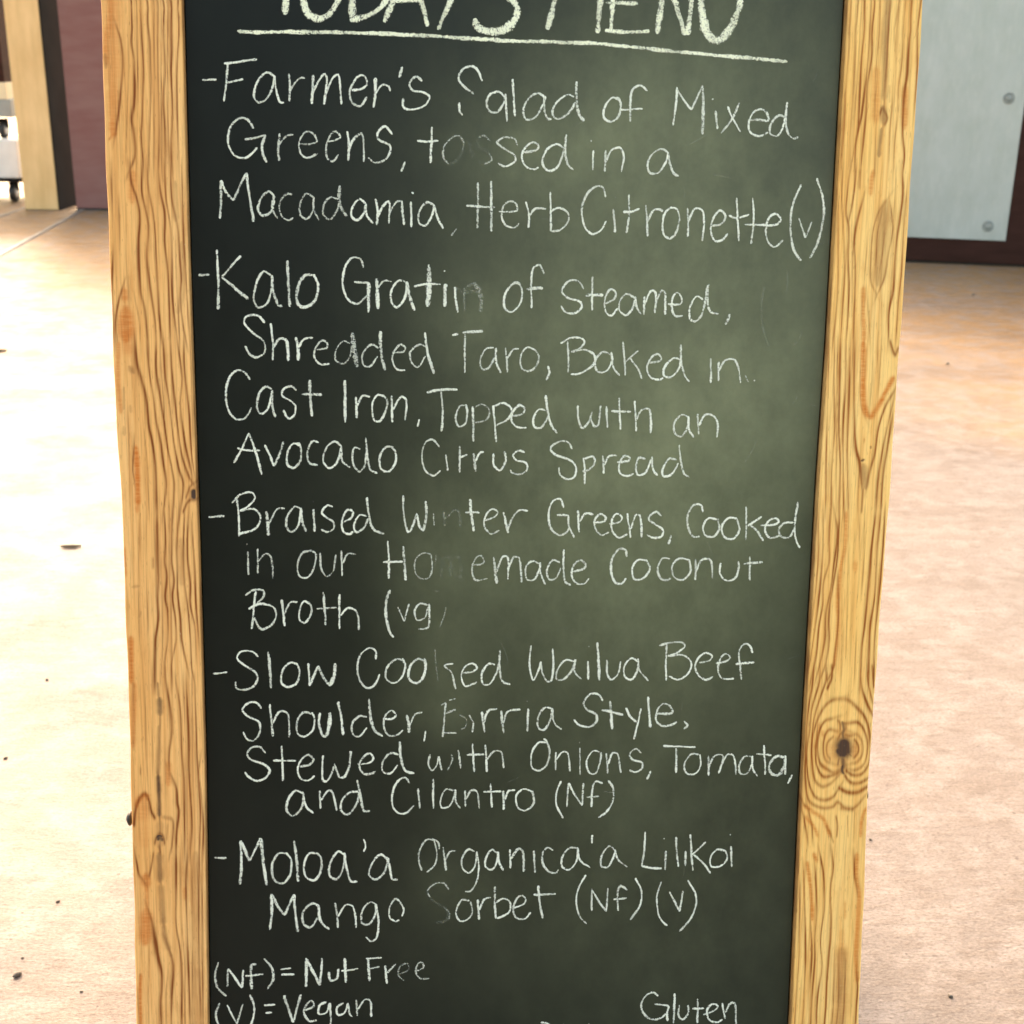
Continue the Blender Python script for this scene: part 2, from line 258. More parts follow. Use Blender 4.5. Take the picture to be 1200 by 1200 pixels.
EDGES = {'LO': [(-431.4, -305.39), (-318.3, -304.15), (-208.9, -302.96), (-14.5, -302.44), (65.2, -304.56), (193.5, -305.47), (376.0, -305.39)], 'LI': [(-432.9, -247.04), (-209.6, -244.36), (-14.3, -244.99), (194.5, -246.84), (377.7, -247.05)], 'RI': [(-445.7, 247.63), (-244.7, 245.98), (-170.5, 245.65), (28.5, 246.15), (136.9, 247.69), (305.3, 247.84), (392.2, 248.05)], 'RO': [(-447.2, 306.92), (-245.4, 302.4), (-170.9, 302.15), (28.9, 304.42), (137.6, 304.97), (306.6, 305.9), (393.9, 305.92)]}
GRAIN = """L g 16 55 -2830 3767 -2832 3569 -2840 3470 -2824 3351
L g 20 80 -2825 3321 -2824 3170 -2833 3049 -2853 2928 -2841 2816 -2841 2663 -2885 2560
L g 15 60 -2764 3769 -2765 3571 -2759 3272 -2771 3071 -2781 2919 -2789 2817 -2784 2664 -2782 2562
L g 15 40 -2708 3771 -2718 3622 -2707 3474 -2708 3274 -2714 3072 -2726 2870 -2745 2563
L g 13 45 -2637 3773 -2651 3475 -2655 3175 -2658 2871 -2672 2564
L g 13 50 -2591 3774 -2607 3576 -2605 3276 -2621 3075 -2617 2872 -2620 2565
L g 16 70 -2540 3775 -2549 3627 -2550 3428 -2559 3278 -2557 2975 -2573 2771 -2573 2566
L g 13 55 -2500 3747 -2494 3579 -2510 3379 -2520 3178 -2523 2874 -2521 2567
L g 16 80 -2939 3566 -2916 3488 -2907 3319 -2922 3168 -2942 3016 -2968 2864 -2981 2803
L o 56 60 -2978 3763 -2986 3664 -3017 3465 -3024 3316
L o 124 35 -2968 3763 -2981 3516 -2978 3317 -2989 3166
L o 101 40 -2978 3167 -2984 3015 -2987 2914
L o 62 60 -2997 2914 -2996 2813
L o 13 90 -2965 2824 -3001 2807 -3033 2776
L d 28 35 -3032 3385 -3030 3285
L g 20 75 -2880 2560 -2868 2457 -2835 2355 -2818 2221 -2834 2043 -2836 1834 -2830 1676 -2803 1538 -2789 1304
L g 18 70 -2792 2562 -2797 2407 -2770 2253 -2758 2149 -2775 1940 -2764 1782 -2748 1624 -2731 1465 -2725 1305
L g 15 50 -2756 2563 -2745 2408 -2723 2274 -2711 2150 -2704 1836 -2698 1518 -2683 1305
L g 15 55 -2672 2564 -2661 2410 -2634 2255 -2640 2047 -2625 1837 -2621 1626 -2619 1306
L g 15 60 -2626 2565 -2621 2359 -2595 2152 -2591 1943 -2594 1626 -2566 1306
L g 16 60 -2584 2566 -2579 2360 -2543 2153 -2533 1944 -2526 1786 -2536 1627 -2520 1414 -2502 1307
L d 45 30 -2555 2484 -2557 2205
L d 34 30 -2514 2049 -2513 1680 -2560 1520
L g 13 50 -2500 2568 -2501 2154 -2493 1839 -2478 1415
L g 16 50 -3026 1936 -3039 1725 -3043 1301
L g 13 40 -3015 2557 -3021 2248
L g 13 35 -2967 2301 -2971 2041
L o 45 60 -2954 1695 -2949 1600
L o 107 75 -2945 1547 -2953 1302
L o 56 50 -2865 2560 -2872 2334
L g 13 70 -2955 1727 -2990 1620 -3022 1461 -3027 1301
L g 25 85 -2884 1303 -2874 1142 -2841 1002 -2813 872 -2798 654 -2771 490 -2760 324 -2759 -10
L g 18 70 -2789 1304 -2785 1089 -2759 872 -2743 698 -2716 545 -2699 380 -2682 214 -2710 -9
L g 16 65 -2725 1305 -2732 1089 -2706 873 -2680 655 -2663 490 -2635 325 -2622 214 -2634 -9
L g 15 60 -2672 1305 -2664 1036 -2642 852 -2626 655 -2609 491 -2581 325 -2552 214 -2579 -9
L g 17 75 -2619 1306 -2614 1091 -2599 874 -2583 656 -2557 436 -2507 270 -2476 215
L g 16 70 -2566 1306 -2541 1037 -2557 820 -2532 546 -2485 292
L g 16 70 -2518 1307 -2518 1092 -2494 766 -2481 436 -2464 270
L o 34 55 -3006 1301 -3021 1032 -3009 761
L o 79 35 -2948 1302 -2940 1238
L o 40 85 -2905 500 -2900 323 -2903 46
L o 27 50 -2909 46 -2911 -10
L g 11 50 -2915 522 -2932 323 -2920 212
L d 38 40 -2933 1109 -2903 1066
L d 13 40 -2981 957 -2987 783
L d 25 30 -2938 816 -2934 762
L d 25 30 -2991 653 -2988 587
L d 49 90 -2475 148 -2474 114
L g 13 80 -2533 103 -2498 192 -2443 237
L g 13 70 -2558 -9 -2512 81 -2446 92
L g 27 85 -2759 -10 -2763 -347 -2764 -551 -2773 -688 -2773 -860 -2800 -1033 -2816 -1382
L g 15 55 -2704 -9 -2700 -234 -2710 -404 -2697 -517 -2713 -688 -2700 -803 -2706 -1034 -2733 -1208 -2733 -1383
L g 15 55 -2645 -9 -2651 -234 -2656 -404 -2643 -551 -2658 -689 -2641 -861 -2640 -1034 -2678 -1208 -2683 -1383
L g 15 55 -2590 -9 -2614 -290 -2613 -460 -2618 -631 -2602 -861 -2596 -1034 -2557 -1267
L g 13 70 -2547 -9 -2567 -347 -2562 -574 -2540 -803 -2529 -1034 -2524 -1267 -2505 -1384
L g 16 80 -2520 -42 -2534 -347 -2518 -574 -2522 -746 -2493 -919 -2488 -1151
L g 13 60 -2495 -121 -2482 -460 -2478 -746 -2463 -1035
L d 79 25 -2585 -234 -2584 -574
L o 18 60 -3017 -291 -3014 -517
L o 39 80 -2992 -1010 -2999 -1381
L d 22 30 -2968 -608 -2913 -597
L d 16 25 -2908 -803 -2921 -849
L g 16 30 -2797 -381 -2799 -449
L d 20 40 -2802 -1091 -2816 -1382
L d 22 50 -2799 -1382 -2792 -1499
L d 52 70 -2786 -1511 -2785 -1652
L d 29 50 -2793 -1735 -2805 -1972 -2816 -2151
L d 34 75 -2814 -2151 -2813 -2332 -2815 -2501
L d 63 35 -2811 -2549 -2817 -2756
L d 38 80 -2830 -2695 -2815 -2686 -2801 -2700
L d 22 90 -2841 -2685 -2827 -2668 -2798 -2671
L g 16 70 -2856 -2731 -2841 -2677 -2814 -2649 -2787 -2677 -2779 -2732
L g 22 60 -2823 -2756 -2813 -2817
L g 20 45 -2727 -1383 -2692 -1736 -2721 -1973 -2725 -2117
L o 45 50 -2729 -2045 -2734 -2236
L g 20 65 -2725 -2117 -2673 -2261 -2666 -2394 -2656 -2455 -2678 -2636 -2688 -2819
L g 17 50 -2649 -1383 -2622 -1618 -2621 -1974 -2610 -2214 -2620 -2820
L g 17 60 -2572 -1384 -2566 -1619 -2561 -1856 -2567 -2094 -2562 -2335 -2557 -2577 -2575 -2821
L g 17 55 -2505 -1384 -2502 -1737 -2503 -1975 -2492 -2215 -2486 -2457 -2501 -2822
L g 12 50 -2476 -2023 -2490 -2143 -2472 -2336 -2466 -2579 -2472 -2823
L o 39 55 -2977 -1381 -2990 -1616 -3005 -1911
L d 13 30 -2988 -1381 -2999 -1733 -3000 -1947
L o 38 85 -2996 -2426 -2980 -2372 -2923 -2318 -2896 -2355
L o 101 40 -2942 -2402 -2945 -2499
L g 18 80 -3015 -2571 -3000 -2450 -2969 -2354 -2922 -2306 -2890 -2367 -2876 -2452 -2850 -2513
L o 90 20 -2940 -2511 -2936 -2754
L g 13 35 -2949 -2090 -2951 -2138
L g 18 60 -2759 -2514 -2714 -2526 -2705 -2587 -2721 -2758 -2733 -2806
L g 13 35 -2750 -2575 -2759 -2696
L d 52 60 -2825 -2817 -2826 -3063
L d 49 50 -2821 -3088 -2814 -3249 -2808 -3435
L d 38 45 -2808 -3435 -2795 -3561 -2769 -3661
L g 22 80 -2790 -3586 -2758 -3687 -2738 -3813 -2757 -4066 -2770 -4322
L g 34 75 -2884 -3484 -2866 -3659 -2852 -3748 -2832 -3874 -2836 -4001 -2851 -4128 -2851 -4319
L o 67 70 -2938 -2999 -2936 -3110
L o 34 50 -2936 -3110 -2941 -3283
L o 101 70 -2942 -3308 -2953 -3495 -2962 -3595
L g 18 70 -2925 -3309 -2899 -3409 -2892 -3559
L g 16 60 -3017 -2814 -3003 -2912 -2989 -2999 -2967 -3036
L g 16 60 -2870 -2817 -2891 -2939 -2910 -3012
L g 17 60 -2688 -2819 -2698 -3189 -2705 -3437 -2677 -3689 -2673 -3941 -2683 -4324
L g 17 50 -2597 -2821 -2615 -3067 -2617 -3564 -2615 -3943 -2613 -4326
L o 27 50 -2628 -3116 -2630 -3215
L d 79 28 -2535 -2822 -2547 -3566 -2566 -4327
L g 13 50 -2506 -2822 -2527 -3692 -2525 -4328
L g 13 50 -2484 -2823 -2496 -3567 -2508 -4328
L o 25 80 -3005 -3870 -3015 -3997 -3019 -4315
L g 13 50 -3034 -4060 -3031 -4315
R g 15 35 2542 3924 2558 3565 2562 3306 2561 3044 2566 2674
R g 15 60 2613 3926 2620 3721 2610 3515 2613 3203 2609 2993 2572 2674
R g 16 70 2656 3927 2660 3774 2660 3516 2648 3256 2636 3098 2604 2887 2605 2675
R g 15 60 2695 3928 2680 3723 2687 3517 2667 3308 2669 3099 2660 2888 2650 2676
R g 16 40 2492 3922 2505 3615 2501 3304 2503 2990 2494 2673
R d 49 45 2782 3931 2777 3674 2796 3416 2804 3207
R d 56 55 2804 3155 2812 3029
R g 13 75 2780 3102 2794 3144 2838 3072 2819 3019
R d 27 55 2798 2997 2793 2891 2789 2785
R g 18 70 2821 3932 2811 3829 2804 3675 2807 3468 2802 3312
R g 22 70 2975 3936 2979 3783 2971 3576 2973 3389 2959 3263 2958 3106 2968 2948 2990 2790 2986 2683
R o 45 65 2961 3316 2973 3054 2976 3001
R o 67 40 2726 3435 2750 3049
R g 15 60 3024 3938 3024 3784 3048 3422 3047 3108
R d 18 35 2857 3800 2913 3791
R d 13 30 2833 3313 2847 3187
R g 11 30 2851 3728 2882 3418 2880 3104
R g 11 30 2911 3314 2918 3126
R g 13 30 2753 2996 2762 2678
R g 16 60 2566 2674 2559 2514 2557 2353 2586 2246 2593 2030 2612 1812 2619 1592 2615 1371
R g 16 50 2617 2675 2613 2547 2599 2408 2583 2300
R g 13 45 2511 2673 2517 2460 2553 2137 2571 1920 2573 1702 2569 1370
R g 13 40 2489 2459 2514 2028 2527 1701 2512 1370
R o 34 60 2740 2496 2743 2625 2756 2678
R g 16 50 2685 2463 2650 2301 2637 2139 2656 1922 2664 1703 2672 1372
R d 118 38 2867 2434 2855 2273 2853 2034 2844 1826
R d 45 30 2861 2450 2875 2402
R g 11 50 2892 2489 2815 2369 2779 2228 2774 2033 2786 1836 2825 1760
R g 11 50 2901 2435 2935 2252 2910 2035 2892 1871 2843 1739
R g 9 50 2838 2359 2815 2196 2820 1924
R g 9 50 2875 2305 2867 2089 2846 1870
R o 34 65 2726 1792 2738 1594 2758 1373
R g 22 80 2980 2683 2997 2523 2987 2329 2971 2145 2968 1927 2967 1762 2944 1597 2958 1375
R g 13 45 3027 2577 3022 2146 3025 1928 3016 1708 3015 1376
R g 11 30 2766 1704 2809 1373
R g 16 40 2650 2676 2652 2548
R g 15 45 2524 1370 2537 1035 2562 697 2558 355 2572 9
R g 16 60 2569 1370 2583 1036 2597 697 2628 355 2636 9
R g 16 55 2615 1371 2629 1036 2631 698 2651 355 2677 9
R g 22 60 2683 1372 2698 1037 2724 698 2745 528 2781 413 2809 241
R g 13 45 2478 1369 2491 1035 2499 696 2526 9
R g 16 45 2649 1371 2664 924 2673 584 2712 9
R o 43 80 2752 1373 2765 1150 2779 925 2809 812 2847 767
R g 11 50 2743 1149 2765 869 2799 790
R o 38 85 2847 767 2910 870 2960 983 3016 1096
R g 18 80 2969 1375 3016 1270 3036 1320
R g 20 80 3034 995 2967 870 2920 700 2900 472 2872 357 2847 195
R g 19 80 3024 893 2990 700 2958 472 2945 300 2940 10
R g 18 80 3022 746 3001 529 2980 300 2981 10
R g 13 50 2824 195 2823 10
R d 25 85 2792 423 2815 434
R d 62 45 2812 391 2830 287 2840 207
R d 13 60 2864 540 2865 528
R o 16 50 2805 597 2811 585
R g 11 30 2872 1374 2880 1151
R g 16 65 2566 9 2568 -224 2578 -399 2541 -576 2545 -754 2525 -932 2515 -1172 2480 -1413
R g 15 55 2601 9 2635 -165 2616 -458 2603 -635 2578 -813 2579 -1052 2554 -1232 2516 -1413
R g 17 70 2642 9 2645 -341 2631 -517 2608 -718 2605 -873 2615 -1052 2601 -1232 2552 -1413
R o 29 60 2695 9 2700 -282 2675 -458 2665 -694 2679 -933 2675 -1172 2663 -1281
R g 16 60 2664 -576 2682 -885 2669 -1172 2664 -1293 2611 -1414
R g 15 50 2508 9 2522 -341 2512 -694 2484 -1052 2453 -1352
R g 13 40 2467 9 2487 -341 2477 -694 2457 -992
R g 22 85 2940 10 2923 -282 2922 -458 2913 -695 2904 -933 2891 -1113 2898 -1415
R g 18 80 2981 10 2970 -282 2970 -458 2973 -695 2952 -933 2955 -1174 2970 -1416
R g 17 75 3016 11 3017 -281 3012 -576 3004 -814 2995 -1053 3012 -1416
R o 40 45 2789 -399 2800 -482
R g 10 30 2800 10 2825 -317
R g 10 30 2840 -1053 2846 -1354
R g 17 65 2508 -1268 2494 -1449 2471 -1693 2470 -2000 2483 -2247 2523 -2435 2636 -2499 2732 -2488 2766 -2450 2855 -2514 2926 -2490 2994 -2403
R g 27 45 2806 -2501 2904 -2515
R g 17 70 2556 -1268 2552 -1413 2504 -1632 2496 -1815 2482 -2000 2507 -2248 2570 -2398 2656 -2430 2727 -2400 2771 -2325
R g 25 60 2771 -2325 2846 -2364 2931 -2365 3013 -2316
R g 17 70 2603 -1269 2610 -1390 2570 -1535 2531 -1693 2517 -1877 2527 -2062 2561 -2248 2625 -2311 2696 -2287 2753 -2226
R g 18 70 2813 -2214 2865 -2277 2938 -2284 3021 -2241
R g 18 70 2651 -1269 2656 -1366 2626 -1462
R g 20 75 2738 -1548 2656 -1572 2600 -1633 2557 -1730 2523 -1877 2525 -2025
R o 27 50 2570 -1755 2565 -1877 2547 -1976
R g 25 80 2715 -1554 2799 -1561 2874 -1622 2952 -1709 3002 -1844 3009 -1955
R g 17 70 2688 -1719 2618 -1743 2575 -1841 2572 -2001 2602 -2112 2665 -2162 2715 -2188 2774 -2164
R g 17 70 2558 -1853 2555 -2025 2580 -2149 2632 -2224 2716 -2213 2775 -2182
R g 17 70 2823 -2177 2886 -2215 2958 -2203 3013 -2116 3024 -2005
R g 18 75 2834 -2158 2895 -2171 2965 -2128 2990 -2042 2989 -1930 2952 -1819 2895 -1757 2811 -1763
R g 18 75 2719 -1830 2658 -1817 2625 -1878 2620 -2001 2649 -2088 2711 -2113
R g 18 75 2856 -2115 2915 -2097 2953 -2029 2947 -1930 2907 -1868 2852 -1843
R g 13 60 2697 -1879 2652 -1927 2652 -2026 2684 -2076
R g 13 60 2883 -2065 2916 -2016 2912 -1954 2879 -1905
R o 34 50 2598 -1828 2613 -1878
R o 29 50 2602 -2112 2653 -2162
R d 140 100 2783 -1953 2791 -2008
R d 103 80 2776 -1948 2792 -1978 2787 -2018
R d 74 100 2753 -2002 2772 -2027
R d 58 70 2815 -1935 2825 -2003
R d 29 70 2764 -1750 2773 -1781 2783 -1818 2775 -1855 2785 -1904
R d 20 50 2784 -1756 2797 -1818
R g 16 60 2725 -1738 2744 -1756 2754 -1818
R d 45 70 2781 -2040 2794 -2102 2802 -2151
R d 27 80 2791 -2127 2789 -2176 2805 -2204
R d 16 60 2756 -2064 2748 -2126
R g 13 70 2795 -1862 2829 -1872 2879 -1865
R g 13 60 2735 -1903 2751 -1867 2765 -1842
R d 34 100 2796 -1956 2804 -1978 2794 -2008
R g 20 75 2889 -1270 2912 -1452 2969 -1599 3023 -1697
R g 17 70 2949 -1270 2964 -1416 3025 -1623
R g 15 60 2991 -1270 3014 -1453
R o 29 75 2477 -2472 2565 -2536 2653 -2600 2723 -2752
R o 25 70 2494 -2572 2572 -2661 2613 -2750
R o 29 70 3012 -2504 2982 -2604 2979 -2756
R g 13 50 2447 -2371 2476 -2459 2527 -2510
R o 29 75 2585 -2902 2620 -2978
R g 20 85 2744 -2904 2763 -3032 2749 -3223 2770 -3481 2775 -3676 2770 -3806 2766 -4068 2776 -4465
R o 29 75 2534 -2977 2578 -3220 2608 -3504
R g 15 60 2640 -2902 2671 -3030 2691 -3158 2705 -3415 2688 -3674 2715 -3935 2693 -4198 2695 -4463
R g 15 60 2506 -3027 2539 -3412 2566 -3801 2574 -4195 2582 -4460
R g 15 55 2601 -2978 2643 -3414 2639 -3673 2650 -3868 2643 -4196 2645 -4461
R g 13 45 2483 -3155 2510 -3800 2506 -4193 2507 -4458
R g 13 50 2594 -3516 2621 -3802 2623 -4064
R o 38 70 2958 -2907 2963 -3099 2999 -3292 3002 -3550 3006 -3811 3034 -4074
R g 15 70 2935 -2933 2951 -3099 2977 -3227
R g 15 60 3024 -4008 3040 -4140 3033 -4471
R d 101 30 2880 -3782 2897 -4071 2914 -4468
R o 101 35 2877 -3730 2897 -4071 2914 -4468
R g 10 50 2861 -3873 2885 -4401
R g 10 50 2920 -3940 2935 -4402
R o 25 40 2879 -3341 2888 -3496
R o 45 25 2869 -3600 2883 -3730
R g 13 40 2820 -3807 2837 -4333
R g 15 55 2507 -2472 2537 -2573 2560 -2661 2571 -2750
R g 15 55 2466 -2497 2490 -2597 2522 -2749
R g 13 50 2761 -2576 2778 -2652 2778 -2753
R g 13 50 2681 -2663 2721 -2726 2750 -2803
R g 11 35 2859 -2577 2875 -2754
R g 11 35 2918 -2553 2924 -2755
R g 11 35 2870 3933 2873 3728 2882 3501
R g 11 35 2914 3935 2917 3729 2923 3471 2911 3314
R g 11 40 2728 3929 2735 3724 2727 3414 2736 3101
R g 10 30 2574 3925 2588 3617 2584 3306 2581 2992 2583 2675
R g 10 30 2873 3209 2865 2999 2874 2681
R g 10 30 2917 3052 2905 2894 2913 2681
R g 11 35 2739 2141 2735 1923 2736 1814
R g 11 30 2930 2682 2938 2554 2934 2360
R g 10 30 2608 2246 2633 1921 2647 1593
R g 10 30 2821 1727 2832 1374
R g 10 30 2878 1728 2901 1374
R g 10 30 2832 1374 2844 1094 2841 948
R g 10 30 2901 1374 2903 1151 2901 1005
R g 10 30 2779 356 2788 10
R g 10 35 2546 1370 2573 810 2613 9
R g 10 30 2718 10 2741 -576 2764 -1173
R g 10 30 2847 10 2862 -340 2862 -635
R g 10 25 2701 -695 2721 -1052 2733 -1354
L g 10 35 -2795 3768 -2799 3471 -2804 3171 -2819 2868 -2834 2561
L g 10 35 -2668 3772 -2685 3174 -2704 2564
L g 10 35 -2619 3674 -2637 3074 -2646 2565
L g 10 35 -2566 3775 -2585 3277 -2594 2771 -2594 2566
L g 10 30 -2862 3569 -2867 3270 -2888 2967 -2908 2662
L g 10 30 -2917 2250 -2927 1937 -2922 1621
L g 10 35 -2717 1941 -2705 1625 -2693 1305
L g 10 35 -2562 2048 -2560 1733 -2550 1307
L g 10 30 -2874 1622 -2848 1463 -2842 1303
L g 10 30 -2955 762 -2955 433 -2961 101
L g 10 30 -2841 654 -2819 324 -2818 -10
L g 10 35 -2697 1198 -2685 873 -2672 545
L g 10 35 -2470 1308 -2470 875 -2468 547
L g 10 25 -2898 -122 -2918 -574 -2927 -1033
L g 10 25 -2840 -10 -2854 -461 -2857 -918
L g 10 35 -2666 -9 -2679 -460 -2672 -803 -2683 -1383
L g 10 30 -2737 -574 -2745 -1034 -2772 -1382
L g 10 30 -2893 -1382 -2902 -1853 -2897 -2211
L g 10 30 -2849 -1735 -2854 -2091
L g 10 35 -2594 -1383 -2589 -1855 -2591 -2334 -2597 -2821
L g 10 35 -2527 -1384 -2536 -1975 -2534 -2578 -2540 -2822
L g 10 35 -2654 -2820 -2659 -3438 -2646 -3815 -2659 -4324
L g 10 30 -2930 -3683 -2948 -4062 -2950 -4317
L g 10 35 -2566 -2944 -2576 -3565 -2601 -4326
L g 10 30 -2786 -3875 -2803 -4065 -2805 -4321
L d 17 55 -2796 -1382 -2791 -1523 -2786 -1664 -2794 -1854 -2806 -2044 -2814 -2211 -2814 -2452 -2813 -2574 -2818 -2817
L d 18 50 -2819 -2817 -2822 -3001 -2817 -3187 -2809 -3373 -2799 -3523 -2774 -3636 -2753 -3725
R o 270 22 2762 -1854 2778 -2126
R o 124 35 2704 -1990 2706 -2027
R o 67 40 2876 -1954 2882 -2053
R d 13 70 2786 -1953 2743 -2052
R d 11 70 2800 -1990 2864 -2053
R d 11 60 2795 -1953 2837 -1904
R d 16 45 2803 3778 2803 3520 2806 3260 2808 3123 2807 2997 2799 2870"""
